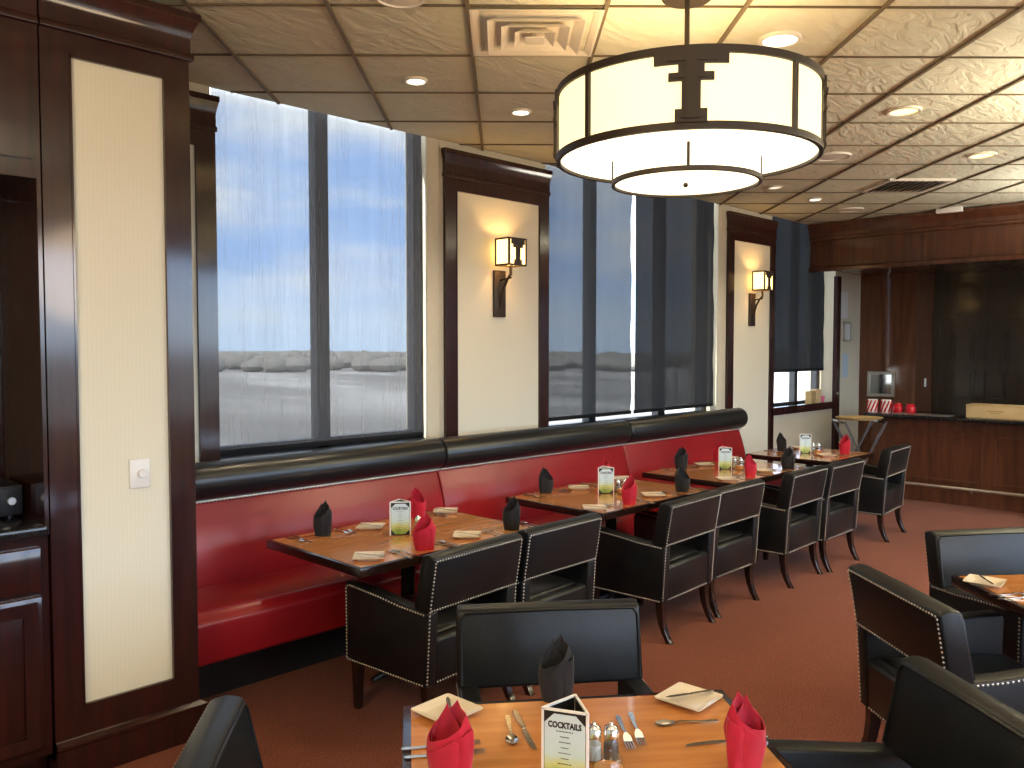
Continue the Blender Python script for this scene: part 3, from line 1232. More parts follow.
def setting(x, y, facing, color, var, where, items='npfFkbs', plate_off=(-.285, .045), nrot=0, groups=True, jit=1):
    """one cover; facing = direction the guest looks, napkin at (x,y). where = side and table phrase"""
    rnd = random.Random(int(x * 1000 + y * 77))
    th = facing - R(90)

    def at(lx, ly):
        return (x + math.cos(th) * lx - math.sin(th) * ly, y + math.sin(th) * lx + math.cos(th) * ly)
    j = lambda s: rnd.uniform(-s, s) * jit
    if 'n' in items:
        o = mesh_obj('folded_napkin', NAP[(color, var)], (x, y, ZT), R(-45.6) + nrot)
        tag(o, '%s cloth napkin folded upright, %s' % (color, where), 'napkin', '%s folded napkins' % color)
    spec = [('f', 'fork', FORK, (-.115, .0), 'inner steel dinner fork', 'fork'), ('F', 'fork', FORK, (-.155, -.005), 'outer steel salad fork', 'fork'),
            ('k', 'knife', KNIFE, (.125, .0), 'steel dinner knife', 'knife'), ('s', 'spoon', SPOON, (.160, .0), 'steel teaspoon', 'spoon')]
    for key, nm, me, off, lab, cat in spec:
        if key in items:
            p = at(off[0] + j(.006), off[1] + j(.012))
            o = mesh_obj(nm, me, (p[0], p[1], ZT + .0002), th + j(R(7)))
            tag(o, '%s, %s' % (lab, where), cat, 'steel cutlery on the tables')
    if 'p' in items:
        p = at(plate_off[0] + j(.01), plate_off[1] + j(.01))
        a = th + R(45) + j(R(6))
        o = mesh_obj('bread_plate', PLATE, (p[0], p[1], ZT), a)
        tag(o, 'square cream bread plate, %s' % where, 'plate', 'square bread plates')
        if 'b' in items:
            o = mesh_obj('butter_knife', BUTTER, (p[0], p[1], ZT + .0172), th + R(25) + j(R(14)))
            tag(o, 'small butter knife across the square plate, %s' % where, 'knife', 'butter knives on bread plates')


UP, DN = R(90), R(-90)
TN = {1: 'first bench table', 2: 'second bench table', 3: 'third bench table'}
POS = {1: ((2.481, 3.845), (3.14, 3.85), (2.656, 3.215), (3.285, 3.225)),
       2: ((4.285, 3.865), (4.905, 3.865), (4.345, 3.215), (4.985, 3.225)),
       3: ((5.94, 3.865), (6.53, 3.865), (5.93, 3.225), (6.535, 3.225))}
for n, p in POS.items():
    setting(*p[0], DN, 'black', n % 3, 'bench side, column end of %s' % TN[n], nrot=R(8))
    setting(*p[1], DN, 'red', (n + 1) % 3, 'bench side, bar end of %s' % TN[n], nrot=R(-12), plate_off=(-.215, .0))
    setting(*p[2], UP, 'red', (n + 2) % 3, 'aisle side, column end of %s' % TN[n], nrot=R(14))
    setting(*p[3], UP, 'black', n % 3, 'aisle side, bar end of %s' % TN[n], nrot=R(-6))
setting(7.66, 3.84, DN, 'black', 2, 'bench side of the last table', nrot=R(12))
setting(7.83, 3.30, UP, 'red', 1, 'aisle side of the last table', nrot=R(-15))
# front table
fa = FROT
setting(1.775, 1.567, fa + R(-90), 'black', 1, 'far side of the front table', nrot=R(5), plate_off=(-.42, .03), items='n')
setting(1.2725, 1.452, fa, 'red', 0, 'column side of the front table', nrot=R(-5), items='nfF', jit=.6)
setting(1.811, .988, fa + R(180), 'red', 2, 'bar side of the front table', nrot=R(10), items='nk')
W = 'far side of the front table'


def lay(nm, me, x, y, deg, lab, cat, dz=0, grp='steel cutlery on the tables'):
    o = mesh_obj(nm, me, (x, y, ZT + .0002 + dz), R(deg))
    tag(o, lab, cat, grp)


fd = math.degrees(FROT)
lay('fork', FORK, 1.745, 1.300, fd + 180 - 4, 'steel fork nearer the menu, ' + W, 'fork')
lay('fork', FORK, 1.783, 1.290, fd + 180 - 6, 'steel fork nearer the plate, ' + W, 'fork')
lay('knife', KNIFE, 1.575, 1.497, fd + 180 + 6, 'steel dinner knife beside the spoon, ' + W, 'knife')
lay('spoon', SPOON, 1.545, 1.520, fd + 180 - 2, 'steel spoon next to the dinner knife, ' + W, 'spoon')
lay('bread_plate', PLATE, 2.030, 1.287, 3, 'square cream plate near the far corner, front table', 'plate', -.0002, 'square bread plates')
lay('butter_knife', BUTTER, 2.035, 1.292, 62, 'butter knife lying on the far corner plate, front table', 'knife', .0170, 'butter knives on bread plates')
lay('bread_plate', PLATE, 1.497, 1.715, 2, 'square cream plate behind the column-side red napkin, front table', 'plate', -.0002, 'square bread plates')
lay('butter_knife', BUTTER, 1.500, 1.712, -38, 'butter knife on the plate behind red napkin, column side, front table', 'knife', .0170, 'butter knives on bread plates')
lay('spoon', SPOON, 1.905, 1.215, fd + 92, 'steel spoon beside the bar-side red napkin, front table', 'spoon')
# second aisle table, its near corner only
lay('bread_plate', PLATE, 3.93, 1.045, 5, 'square cream plate on the second aisle table corner', 'plate', -.0002, 'square bread plates')
lay('butter_knife', BUTTER, 3.935, 1.045, -55, 'butter knife on the second aisle table plate', 'knife', .0170, 'butter knives on bread plates')
lay('fork', FORK, 3.835, .915, math.degrees(RROT) - 95, 'steel fork nearest the plate on the second aisle table', 'fork')
lay('fork', FORK, 3.80, .88, math.degrees(RROT) - 88, 'steel fork farthest from the plate on the second aisle table', 'fork')


# menu stands: three-sided table tents
def text_bm(body, size):
    cu = bpy.data.curves.new('t', 'FONT')
    cu.body = body
    cu.size = size
    cu.align_x = 'CENTER'
    cu.extrude = .0002
    cu.offset = .0007
    cu.resolution_u = 3
    to = bpy.data.objects.new('t', cu)
    col.objects.link(to)
    bpy.context.view_layer.update()
    me = bpy.data.meshes.new_from_object(to.evaluated_get(bpy.context.evaluated_depsgraph_get()))
    bpy.data.objects.remove(to)
    bpy.data.curves.remove(cu)
    b = B()
    b.from_mesh(me)
    bpy.data.meshes.remove(me)
    return b


def make_tent():
    t = thing('menu_stand', 'x', 'menu', (0, 0, 0), 0, 'cocktail menu stands')
    S, H = .112, .178
    ap = S / (2 * math.sqrt(3))
    for k in range(3):
        rot = Matrix.Rotation(R(120 * k), 4, 'Z')
        bm = B()
        # frame of one face, face normal is local -y
        y0, y1 = -ap, -ap + .003
        h = S / 2 - .002
        box(bm, -h, h, y0, y1, 0, H)
        xform(bm, rot)
        fr = obj('panel', bm, M['black'], t, smooth=0)
        bm = B()
        for a, b, c, d in ((-h - .001, -h + .0045, 0, H), (h - .0045, h + .001, 0, H), (-h, h, H - .004, H + .001)):
            box(bm, a, b, y0 - .0012, y1 + .001, c, d)
        xform(bm, rot)
        obj('edge', bm, M['white'], fr, smooth=0, label='clear white acrylic edge')
        bm = B()
        q = .022
        a, z0, z1 = h - .006, .006, H - .010
        prism(bm, [(-a + q, z0), (a - q, z0), (a, z0 + q), (a, z1 - q), (a - q, z1), (-a + q, z1), (-a, z1 - q), (-a, z0 + q)], 'y', y0 - .0008, y0 + .0005)
        xform(bm, rot)
        cdp = obj('card', bm, M['cardprint'], fr, smooth=0, label='pale blue-green card headed COCKTAILS')
        bm = text_bm('COCKTAILS', .0160)
        xform(bm, rot @ Matrix.Translation((0, y0 - .0012, H - .041)) @ Matrix.Rotation(R(90), 4, 'X') @ Matrix.Diagonal((.92, 1.2, 1, 1)))
        rnd = random.Random(5)
        for i in range(9):
            z = H - .050 - i * .0125
            ww = rnd.uniform(.012, .026) * (.6 if i % 2 else 1)
            v = []
            x = -ww
            while x < ww:
                l = rnd.uniform(.003, .007)
                v += box(bm, x, min(x + l, ww), y0 - .0014, y0 - .0006, z, z + .0016)
                x += l + .0012
            xform(bm, rot, v)
        obj('lettering', bm, M['black'], fr, smooth=0)
    return t


tent0 = make_tent()
MT = [(1.460, 1.247, R(-64.5), 'cocktail menu stand on the front table'),
      (2.795, 3.579, R(-45.6) + R(10), 'cocktail menu stand on the first bench table'),
      (4.574, 3.584, R(-45.6) + R(6), 'cocktail menu stand on the second bench table'),
      (6.164, 3.594, R(-45.6) + R(4), 'cocktail menu stand on the third bench table'),
      (7.628, 3.599, R(-45.6) + R(3), 'cocktail menu stand on the last table past the bench')]
for i, (x, y, a, l) in enumerate(MT):
    place(tent0, i == 0, (x, y, ZT), a, l)


# shakers and a squat glass jar by every menu
def make_shaker(fill):
    t = thing('shaker', 'x', 'shaker', (0, 0, 0), 0, 'salt and pepper shakers')
    bm = B(); lathe(bm, [(0, 0), (.019, 0), (.021, .004), (.020, .05), (.0175, .062), (.016, .062), (.0185, .05), (.019, .006), (0, .006)], n=20)
    obj('body', bm, M['glass'], t, smooth=50)
    bm = B(); lathe(bm, [(0, .0065), (.0182, .0065), (.0178, .042), (0, .042)], n=18)
    obj('filling', bm, fill, t, smooth=50)
    bm = B(); lathe(bm, [(.0185, .061), (.019, .074), (.016, .083), (.006, .089), (.0055, .094), (0, .096)], n=20)
    obj('cap', bm, M['chrome'], t, smooth=50, label='domed chrome cap')
    return t


def make_jar():
    t = thing('glass_jar', 'x', 'jar', (0, 0, 0), 0, 'squat lidded glass jars')
    bm = B(); lathe(bm, [(0, 0), (.032, 0), (.036, .006), (.037, .045), (.033, .055), (.031, .055), (.0345, .045), (.034, .008), (0, .008)], n=28)
    obj('bowl', bm, M['glass'], t, smooth=50)
    bm = B(); lathe(bm, [(0, .0085), (.0335, .0085), (.034, .034), (0, .034)], n=24)
    obj('filling', bm, M['liquid'], t, smooth=50)
    bm = B(); lathe(bm, [(.034, .055), (.034, .059), (.024, .070), (.008, .075), (.006, .080), (.0095, .090), (.006, .097), (0, .098)], n=24)
    obj('lid', bm, M['glass'], t, smooth=50)
    return t


sh_s, sh_p, jar0 = make_shaker(M['salt']), make_shaker(M['pepper']), make_jar()
for i, (x, y, a, l) in enumerate(MT):
    where = l.replace('cocktail menu stand ', '')
    rx_, ry__ = SA, -CA          # camera-right in room axes
    fx_, fyy = CA, SA
    if i == 0:
        pts = ((.068, .095), (.110, .095), (.092, -.005))
    else:
        pts = ((.095, .03), (.14, .01), (.11, -.055))
    q = [(x + rx_ * p[0] + fx_ * p[1], y + ry__ * p[0] + fyy * p[1]) for p in pts]
    place(sh_s, i == 0, (q[0][0], q[0][1], ZT), 0, 'chrome-capped salt shaker beside the menu ' + where)
    place(sh_p, i == 0, (q[1][0], q[1][1], ZT), 0, 'chrome-capped pepper shaker farther from the menu ' + where)
    place(jar0, i == 0, (q[2][0], q[2][1], ZT), 0, 'squat lidded glass jar ' + where)

# ------------------------------------------------------------------ pendant lamp
pX, pY = rf(.737, 3.62)
PD = math.atan2(-pY, -pX)            # direction towards the camera
t = thing('pendant_lamp', 'large drum pendant lamp with stepped bronze emblems above the aisle', 'lamp', (pX, pY, 2.43), PD + R(-10) + R(11.7))
Z = lambda z: z - 2.43
RD, RI = .545, .309


def ring(bm, r0, r1, z0, z1, n=72):
    lathe(bm, [(r0, z0), (r1, z0), (r1, z1), (r0, z1)], n=n, closed=True)


bm = B(); ring(bm, RD - .012, RD - .008, Z(2.552), Z(2.82), 72)
obj('drum_shade', bm, M['lampglass'], t, smooth=40, label='glowing cream glass drum')
bm = B()
ring(bm, RD - .014, RD + .004, Z(2.805), Z(2.834), 72)
ring(bm, RD - .014, RD + .004, Z(2.535), Z(2.562), 72)
for k in range(4):
    a = R(45 + 90 * k)
    v = box(bm, RD - .012, RD + .005, -.010, .010, Z(2.55), Z(2.82))
    xform(bm, Matrix.Rotation(a, 4, 'Z'), v)
obj('drum_frame', bm, M['iron'], t, smooth=40)
bm = B()
lathe(bm, [(RI - .01, Z(2.547)), (RD - .015, Z(2.547)), (RD - .015, Z(2.551)), (RI - .01, Z(2.551))], n=72, closed=True)
obj('lower_diffuser', bm, M['lampglass2'], t, smooth=40)
bm = B()
ring(bm, RI - .008, RI - .004, Z(2.45), Z(2.546), 64)
obj('inner_shade', bm, M['lampglass2'], t, smooth=40)
bm = B(); lathe(bm, [(0, Z(2.446)), (RI - .006, Z(2.446)), (RI - .006, Z(2.45)), (0, Z(2.45))], n=64)
obj('bottom_diffuser', bm, M['lampglass2'], t, smooth=40)
bm = B()
ring(bm, RI - .010, RI + .004, Z(2.436), Z(2.455), 64)
for k in range(4):
    v = box(bm, RI - .006, RI + .003, -.006, .006, Z(2.45), Z(2.546))
    xform(bm, Matrix.Rotation(R(90 * k), 4, 'Z'), v)
obj('inner_frame', bm, M['iron'], t, smooth=40)
bm = B(); lathe(bm, [(0, Z(2.425)), (.008, Z(2.428)), (.011, Z(2.436)), (.008, Z(2.444)), (0, Z(2.447))], n=16)
obj('finial', bm, M['iron'], t, smooth=60)
bm = B()
lathe(bm, [(.0, Z(2.79)), (.018, Z(2.79)), (.018, Z(2.84)), (.011, Z(2.85)), (.011, Z(3.205)), (.0, Z(3.205))], n=16)
for k in range(4):
    a = R(45 + 90 * k)
    tube(bm, [(.012 * math.cos(a), .012 * math.sin(a), Z(2.815)), ((RD - .012) * math.cos(a), (RD - .012) * math.sin(a), Z(2.815))], .006, 8)
obj('stem', bm, M['iron'], t, smooth=40)
bm = B(); lathe(bm, [(0, Z(3.205)), (.10, Z(3.208)), (.107, Z(3.215)), (.107, Z(3.233)), (0, Z(3.234))], n=36)
obj('canopy', bm, M['iron'], t, smooth=40)
# stepped emblem, its rows (half width, z0, z1) bent round the drum
EMB = [(.135, 2.765, 2.826), (.082, 2.705, 2.735), (.047, 2.735, 2.765), (.034, 2.60, 2.705), (.058, 2.557, 2.605)]


def emblem(bm, rows, r0, r1, a0):
    for hw, z0, z1 in rows:
        n = max(2, int(hw / .02))
        a = hw / r1
        vs = []
        for i in range(n + 1):
            q = a0 - a + 2 * a * i / n
            c, s = math.cos(q), math.sin(q)
            vs.append([bm.verts.new((r * c, r * s, Z(z))) for r, z in ((r0, z0), (r1, z0), (r1, z1), (r0, z1))])
        for p, q in zip(vs, vs[1:]):
            for k in range(4):
                l = (k + 1) % 4
                bm.faces.new((p[k], p[l], q[l], q[k]))
        bm.faces.new(vs[0]); bm.faces.new(vs[-1][::-1])


for k in range(4):
    bm = B()
    emblem(bm, EMB, RD + .002, RD + .012, R(90 * k))
    emblem(bm, [(.020, 2.57, 2.80), (.09, 2.775, 2.79), (.055, 2.715, 2.726), (.035, 2.572, 2.585)], RD + .011, RD + .018, R(90 * k))
    obj('emblem', bm, M['iron'], t, smooth=30)


# ------------------------------------------------------------------ wall sconces
def make_sconce(x, label):
    t = thing('wall_sconce', label, 'wall lamp', (x, 4.684, 1.98), 0, 'square bronze wall lamps')
    bm = B(); box(bm, -.062, .062, -.022, .0, 0, .36); bevel(bm, .004, 2)
    obj('back_plate', bm, M['iron'], t)
    bm = B()
    tube(bm, [(0, -.02, .06), (0, -.035, .13), (0, -.06, .22), (0, -.10, .29), (0, -.135, .325)], .011, 8)
    tube(bm, [(0, -.02, .285), (0, -.14, .30)], .008, 8)
    tube(bm, [(0, -.135, .315), (0, -.135, .392)], .012, 8)
    obj('arm', bm, M['iron'], t, smooth=50)
    # square lantern with open top
    z0, z1 = .385, .595
    yb, yf, h = -.066, -.206, .09
    bm = B()
    for xx in (-h, h):
        for yy in (yb, yf):
            box(bm, xx - .007, xx + .007, yy - .007, yy + .007, z0, z1)
    for z in (z0, z1 - .014):
        for yy in (yb, yf):
            box(bm, -h, h, yy - .007, yy + .007, z, z + .014)
        for xx in (-h, h):
            box(bm, xx - .007, xx + .007, yf, yb, z, z + .014)
    lf = obj('lantern_frame', bm, M['iron'], t, smooth=0)
    for a in ((-h + .006, h - .006, yf - .001, yf + .002), (-h + .006, h - .006, yb - .002, yb + .001), (-h - .001, -h + .002, yf + .006, yb - .006), (h - .002, h + .001, yf + .006, yb - .006)):
        bm = B(); box(bm, *a, z0 + .010, z1 - .010)
        obj('glass_panel', bm, M['sconceglass'], lf, smooth=0, label='glowing amber glass')
    bm = B()
    for hw, a, b in ((.072, .545, .585), (.052, .520, .547), (.024, .425, .522), (.040, .395, .43)):
        box(bm, -hw, hw, yf - .010, yf - .003, a, b)
    obj('emblem', bm, M['iron'], lf, smooth=0)
    L = bpy.data.lights.new('sconce_bulb', 'POINT')
    L.energy = 3
    L.color = (1, .60, .24)
    L.shadow_soft_size = .03
    lo = bpy.data.objects.new('sconce_bulb', L)
    lo.location = (x, 4.52, 2.50)
    col.objects.link(lo)
    return t


make_sconce(4.632, 'lit square bronze wall lamp on the panel nearer the column')
make_sconce(8.575, 'lit square bronze wall lamp on the panel nearer the bar')

# ------------------------------------------------------------------ ceiling fittings
def downlight(x, y, r, mat, label, power, color=(1, .80, .52)):
    t = thing('recessed_downlight', label, 'ceiling light', (x, y, CEIL), 0, 'recessed ceiling lights')
    bm = B(); lathe(bm, [(r * .80, .010), (r * .84, -.002), (r, -.004), (r * 1.06, .0), (r * 1.06, .0135), (r * .80, .0135)], n=32, closed=True)
    obj('trim_ring', bm, M['metalwhite'], t, smooth=40)
    bm = B(); lathe(bm, [(0, .004), (r * .82, .004), (r * .82, .011), (0, .011)], n=32)
    obj('lens', bm, mat, t, smooth=0)
    if power:
        L = bpy.data.lights.new('downlight_lamp', 'SPOT')
        L.energy = power
        L.color = color
        L.spot_size = R(110)
        L.spot_blend = .7
        L.shadow_soft_size = r * .8
        lo = bpy.data.objects.new('downlight_lamp', L)
        lo.location = (x, y, CEIL - .02)
        col.objects.link(lo)


downlight(3.064, 3.755, .062, M['canlit'], 'small lit downlight above the first window end of the bench', 28)
downlight(3.931, 3.770, .062, M['canlit'], 'small lit downlight between air diffuser and pendant lamp', 28)
downlight(3.898, 1.993, .098, M['canlit'], 'large bright downlight just above the pendant lamp rim', 32)
downlight(5.612, 2.020, .098, M['canyellow'], 'large yellow downlight in the ceiling above the aisle', 28, (1, .8, .4))
downlight(7.321, 2.041, .098, M['canyellow'], 'large yellow downlight nearer the wood bar canopy', 28, (1, .8, .4))
downlight(7.431, 3.829, .062, M['candim'], 'small downlight just beyond the pendant lamp, above the shades', 20)
downlight(8.318, 3.848, .062, M['canlit'], 'small lit downlight over the last table near the bar', 20)


def speaker(x, y, r, label):
    t = thing('ceiling_speaker', label, 'speaker', (x, y, CEIL), 0, 'round ceiling speakers')
    bm = B(); lathe(bm, [(r * .86, .002), (r * .9, -.006), (r, -.004), (r * 1.02, .011), (r * .86, .011)], n=36, closed=True)
    obj('rim', bm, M['metalwhite'], t, smooth=40)
    bm = B(); lathe(bm, [(0, -.006), (r * .5, -.004), (r * .88, .001), (r * .88, .011), (0, .011)], n=36)
    obj('grille', bm, M['metalwhite'], t, smooth=40)


speaker(6.543, 2.886, .135, 'white round ceiling speaker half behind the pendant rim')
speaker(9.196, 3.847, .13, 'white round ceiling speaker in front of the bar canopy')
speaker(2.285, 2.905, .11, 'white round ceiling speaker at the top picture edge')

# louvred air diffuser in one ceiling tile
dX, dY = gs(G0 + GP * 2.5, S0 + SP * .5 + 0.0)
t = thing('air_diffuser', 'square stepped white air diffuser beside the pendant lamp', 'air vent', (dX, dY, CEIL), R(45))
bm = B()


def sq_ring(bm, a0, a1, z0, z1, th=.004):
    """square flared band from half size a0 at z0 to a1 at z1"""
    o_ = []
    for a, z in ((a0, z0), (a1, z1), (a1 - th, z1 + th), (a0 - th, z0 + th)):
        o_.append([bm.verts.new((sx * a, sy * a, z)) for sx, sy in ((1, 1), (-1, 1), (-1, -1), (1, -1))])
    for i in range(4):
        p, q = o_[i], o_[(i + 1) % 4]
        for k in range(4):
            l = (k + 1) % 4
            bm.faces.new((p[k], p[l], q[l], q[k]))


sq_ring(bm, .288, .300, -.002, -.002, .006)
sq_ring(bm, .288, .262, -.002, .008)
obj('outer_frame', bm, M['metalwhite'], t, smooth=0)
for a, dz in ((.222, 0), (.158, -.003), (.094, -.006)):
    bm = B()
    sq_ring(bm, a, a - .042, -.020 + dz, .009)
    obj('louvre', bm, M['metalwhite'], t, smooth=0)
bm = B(); box(bm, -.045, .045, -.045, .045, -.030, -.026)
box(bm, -.008, .008, -.008, .008, -.026, .010)
obj('centre_plate', bm, M['metalwhite'], t, smooth=0)
bm = B(); box(bm, -.24, .24, -.24, .24, .0105, .0118)
obj('throat', bm, M['metalwhite'], t, smooth=0)

t = thing('air_grille', 'slatted return air grille in the ceiling toward the bar', 'air vent', (8.20, 2.91, CEIL), R(45))
bm = B()
for a, b, c, d in ((-.30, .30, -.30, -.265), (-.30, .30, .265, .30), (-.30, -.265, -.265, .265), (.265, .30, -.265, .265)):
    box(bm, a, b, c, d, -.008, .011)
obj('grille_frame', bm, M['metalwhite'], t, smooth=0)
bm = B()
for k in range(9):
    y = -.235 + k * .0585
    v = box(bm, -.265, .265, -.020, .020, -.002, .0)
    xform(bm, Matrix.Translation((0, y, -.004)) @ Matrix.Rotation(R(-35), 4, 'X'), v)
obj('slats', bm, M['metalwhite'], t, smooth=0)
bm = B(); box(bm, -.265, .265, -.265, .265, .0095, .0115)
obj('dark_throat', bm, M['black'], t, smooth=0)
bm = B(); box(bm, -.03, .03, -.13, .13, -.045, .011); bevel(bm, .008, 2)
o = obj('smoke_sensor', bm, M['white'], loc=(9.84, 3.05, CEIL))
tag(o, 'flat white sensor box on the ceiling against the bar canopy', 'sensor')

# ------------------------------------------------------------------ bar
# canopy over the bar
CX, CY1, CY0 = 10.0, 4.675, -1.2
t = thing('bar_canopy', 'wide dark wood canopy hanging from the ceiling over the bar', 'canopy', (CX, 0, 2.69))
bm = B()
box(bm, .0, .14, CY0, CY1, .0, CEIL - 2.69)
box(bm, .14, 2.29, CY0, CY1, .03, .08)
obj('fascia', bm, M['barwood'], t, smooth=0)


def run_mould(bm, prof, y0, y1, x=0):
    """moulding along y with an end return on the window side"""
    prism(bm, [(x - p, z) for p, z in prof] + [(x + .05, prof[-1][1]), (x + .05, prof[0][1])], 'y', y0, y1)


bm = B()
run_mould(bm, [(.012, .335), (.035, .35), (.035, .375), (.018, .385), (.018, .43), (.05, .475), (.075, .505), (.085, .51), (.085, CEIL - 2.69 - .002)], CY0, CY1 + .004)
obj('crown_moulding', bm, M['barwood'], t, smooth=20)
bm = B()
run_mould(bm, [(.0, -.03), (.03, -.03), (.036, -.01), (.036, .012), (.012, .03)], CY0, CY1 + .002)
obj('lower_moulding', bm, M['barwood'], t, smooth=20)
y = CY1 - .03
while y > CY0 + .5:
    bm = B()
    y2 = y - 1.35
    for a, b, c, d in ((y2 + .06, y, .055, .075), (y2 + .06, y, .295, .315), (y - .02, y, .055, .315), (y2 + .06, y2 + .08, .055, .315)):
        box(bm, -.008, .004, a, b, c, d)
    obj('panel_bead', bm, M['barwood'], t, smooth=0)
    y = y2

# back of the bar: pier, panelled wall and door
PX = 11.6
bm = B(); box(bm, PX, XR, 3.97, WY, 0, 2.72)
box(bm, PX - .015, PX, 3.97, WY, 0, .12)
struct('wall_pier', bm, M['pierwood'])
bm = B()
DX = 12.27
d0, d1 = 2.90, 3.88
box(bm, DX - .04, XR, d0 - .10, d0, 0, 2.135)
box(bm, DX - .04, XR, d1, d1 + .085, 0, 2.135)
box(bm, DX - .04, XR, d0 - .10, d1 + .085, 2.135, 2.22)
box(bm, DX - .015, XR, 1.2, d0 - .10, 0, 2.72)
box(bm, DX - .012, XR, d0 - .1, d1 + .085, 2.22, 2.72)
struct('trim_2', bm, M['doorwood'])
bm = B()
box(bm, DX - .01, XR - .002, d0, d1, .01, 2.133)
wd = (d1 - d0)
st = .16
cols = ((d0 + st, (d0 + d1) / 2 - .055), ((d0 + d1) / 2 + .055, d1 - st))
for z0, z1 in ((.22, .92), (1.06, 1.44), (1.56, 1.92)):
    for a, b in cols:
        for q, dx in ((0, .018), (.035, .010)):
            v = None
        # raised field with a bead frame
        for e, f, g, h in ((a, b, z0, z0 + .02), (a, b, z1 - .02, z1), (a, a + .02, z0, z1), (b - .02, b, z0, z1)):
            box(bm, DX - .036, DX - .008, e, f, g, h)
        box(bm, DX - .018, DX - .008, a + .05, b - .05, z0 + .05, z1 - .05)
door = struct('door_1', bm, M['doorwood'])
bm = B(); tube(bm, [(DX - .012, d0 + .07, .99), (DX - .06, d0 + .07, .99), (DX - .065, d0 + .18, .99)], .010, 8)
ho = struct('door_handle', bm, M['silver'], door, smooth=40)
for yy in (3.72, 3.52):
    pass

t = thing('framed_mirror', 'small square silver framed mirror on the wood pier behind the bar', 'mirror', (PX - .001, 4.40, 1.25))
bm = B()
for a, b, c, d in ((-.18, .18, -.17, -.13), (-.18, .18, .13, .17), (-.18, -.14, -.13, .13), (.14, .18, -.13, .13)):
    box(bm, -.03, 0, a, b, c, d)
bevel(bm, .006, 2)
obj('frame', bm, M['silver'], t)
bm = B(); box(bm, -.012, -.004, -.145, .145, -.135, .135)
obj('glass', bm, M['mirror'], t, smooth=0)
t = thing('wall_switch', 'small white wall switch on the side of the wood pier', 'light switch', (11.98, 3.969, 1.27))
bm = B(); box(bm, -.035, .035, -.006, 0, -.057, .057); bevel(bm, .002, 1)
obj('wall_plate', bm, M['white'], t)
bm = B(); box(bm, -.008, .008, -.013, -.005, -.016, .016)
obj('toggle', bm, M['white'], t)

# papers on the wall strip beside the pier
for x, z0, z1, w, mt, lab in ((11.08, 2.13, 2.47, .22, 'paper', 'tall white notice sheet high on the wall strip beside the bar'),
                              (11.13, 1.34, 1.66, .20, 'bluepaper', 'pale blue notice sheet low on the wall strip beside the bar')):
    bm = B(); box(bm, x - w / 2, x + w / 2, WY - .003, WY + .001, z0, z1)
    for k in range(6):
        z = z0 + .04 + k * (z1 - z0 - .08) / 6
    o = obj('notice_sheet', bm, M[mt], smooth=0)
    tag(o, lab, 'notice', 'notices on the wall strip')
t = thing('framed_certificate', 'white certificate in pale frame between the two notice sheets', 'certificate', (11.16, WY, 1.95), 0, 'notices on the wall strip')
bm = B()
for a, b, c, d in ((-.11, .11, -.13, -.11), (-.11, .11, .11, .13), (-.11, -.09, -.11, .11), (.09, .11, -.11, .11)):
    box(bm, a, b, -.02, -.001, c, d)
obj('frame', bm, M['silver'], t, smooth=0)
bm = B(); box(bm, -.092, .092, -.008, -.002, -.112, .112)
obj('sheet', bm, M['paper'], t, smooth=0)

# bar counter
BX = 10.10
t = thing('bar_counter', 'dark panelled wood bar with black counter top and foot rail', 'bar', (BX, 2.0, 0))
y0, y1 = -3.0, 1.93
bm = B()
box(bm, 0, .62, y0, y1, 0, .935)
box(bm, -.02, .0, y0, y1, 0, .17)
box(bm, -.025, .0, y0, y1, .82, .935)
box(bm, -.035, -.02, y0, y1, .86, .885)
obj('body', bm, M['barwood'], t, smooth=0)
bm = B(); box(bm, -.17, .66, y0, 1.97, .935, .978); bevel(bm, .010, 3)
obj('counter_top', bm, M['granite'], t)
yy = y1 - .04
while yy > y0 + .9:
    bm = B()
    a, b = yy - 1.15, yy
    for e, f, g, h in ((a, b, .24, .27), (a, b, .75, .78), (a, a + .03, .27, .75), (b - .03, b, .27, .75)):
        box(bm, -.014, .002, e, f, g, h)
    obj('front_panel', bm, M['barwood'], t, smooth=0)
    yy -= 1.25
bm = B(); tube(bm, [(-.15, y0, .205), (-.15, y1 - .1, .205)], .017, 10)
for k in range(5):
    yk = y1 - .2 - k * .9
    tube(bm, [(-.15, yk, .205), (-.02, yk, .15)], .010, 8)
obj('foot_rail', bm, M['silver'], t, smooth=50, label='pale metal foot rail')
bm = B(); box(bm, -.30, -.18, .08, .20, 0, 1.02); bevel(bm, .01, 2)
obj('post', bm, M['doorwood'], t)

# folding tray stand against the end of the bar
t = thing('tray_stand', 'folding wooden tray stand with crossed legs at the bar end', 'tray stand', (9.50, 3.84, 0), R(-45))
for s in (-1, 1):
    bm = B()
    for yy in (-.17, .17):
        v = box(bm, -.012, .012, yy - .008 + s * .010, yy + .008 + s * .010, -.52, .52)
        xform(bm, Matrix.Translation((0, 0, .46)) @ Matrix.Rotation(R(27) * s, 4, 'Y'), v)
    for q in (-.42, .505):
        v = box(bm, -.010, .010, -.17, .17, q - .010, q + .010)
        xform(bm, Matrix.Translation((0, 0, .46)) @ Matrix.Rotation(R(27) * s, 4, 'Y'), v)
    obj('leg_frame', bm, M['doorwood'], t, smooth=0)
bm = B()
lathe(bm, [(0, .935), (.235, .935), (.255, .955), (.26, .962), (.253, .960), (.232, .942), (0, .942)], n=40)
for v in bm.verts:
    v.co.y *= .78
o = obj('serving_tray', bm, M['tanbox'], loc=(9.50, 3.84, .0), rot=(0, 0, R(-45)), smooth=50)
tag(o, 'tan oval serving tray resting on the folding tray stand', 'tray')

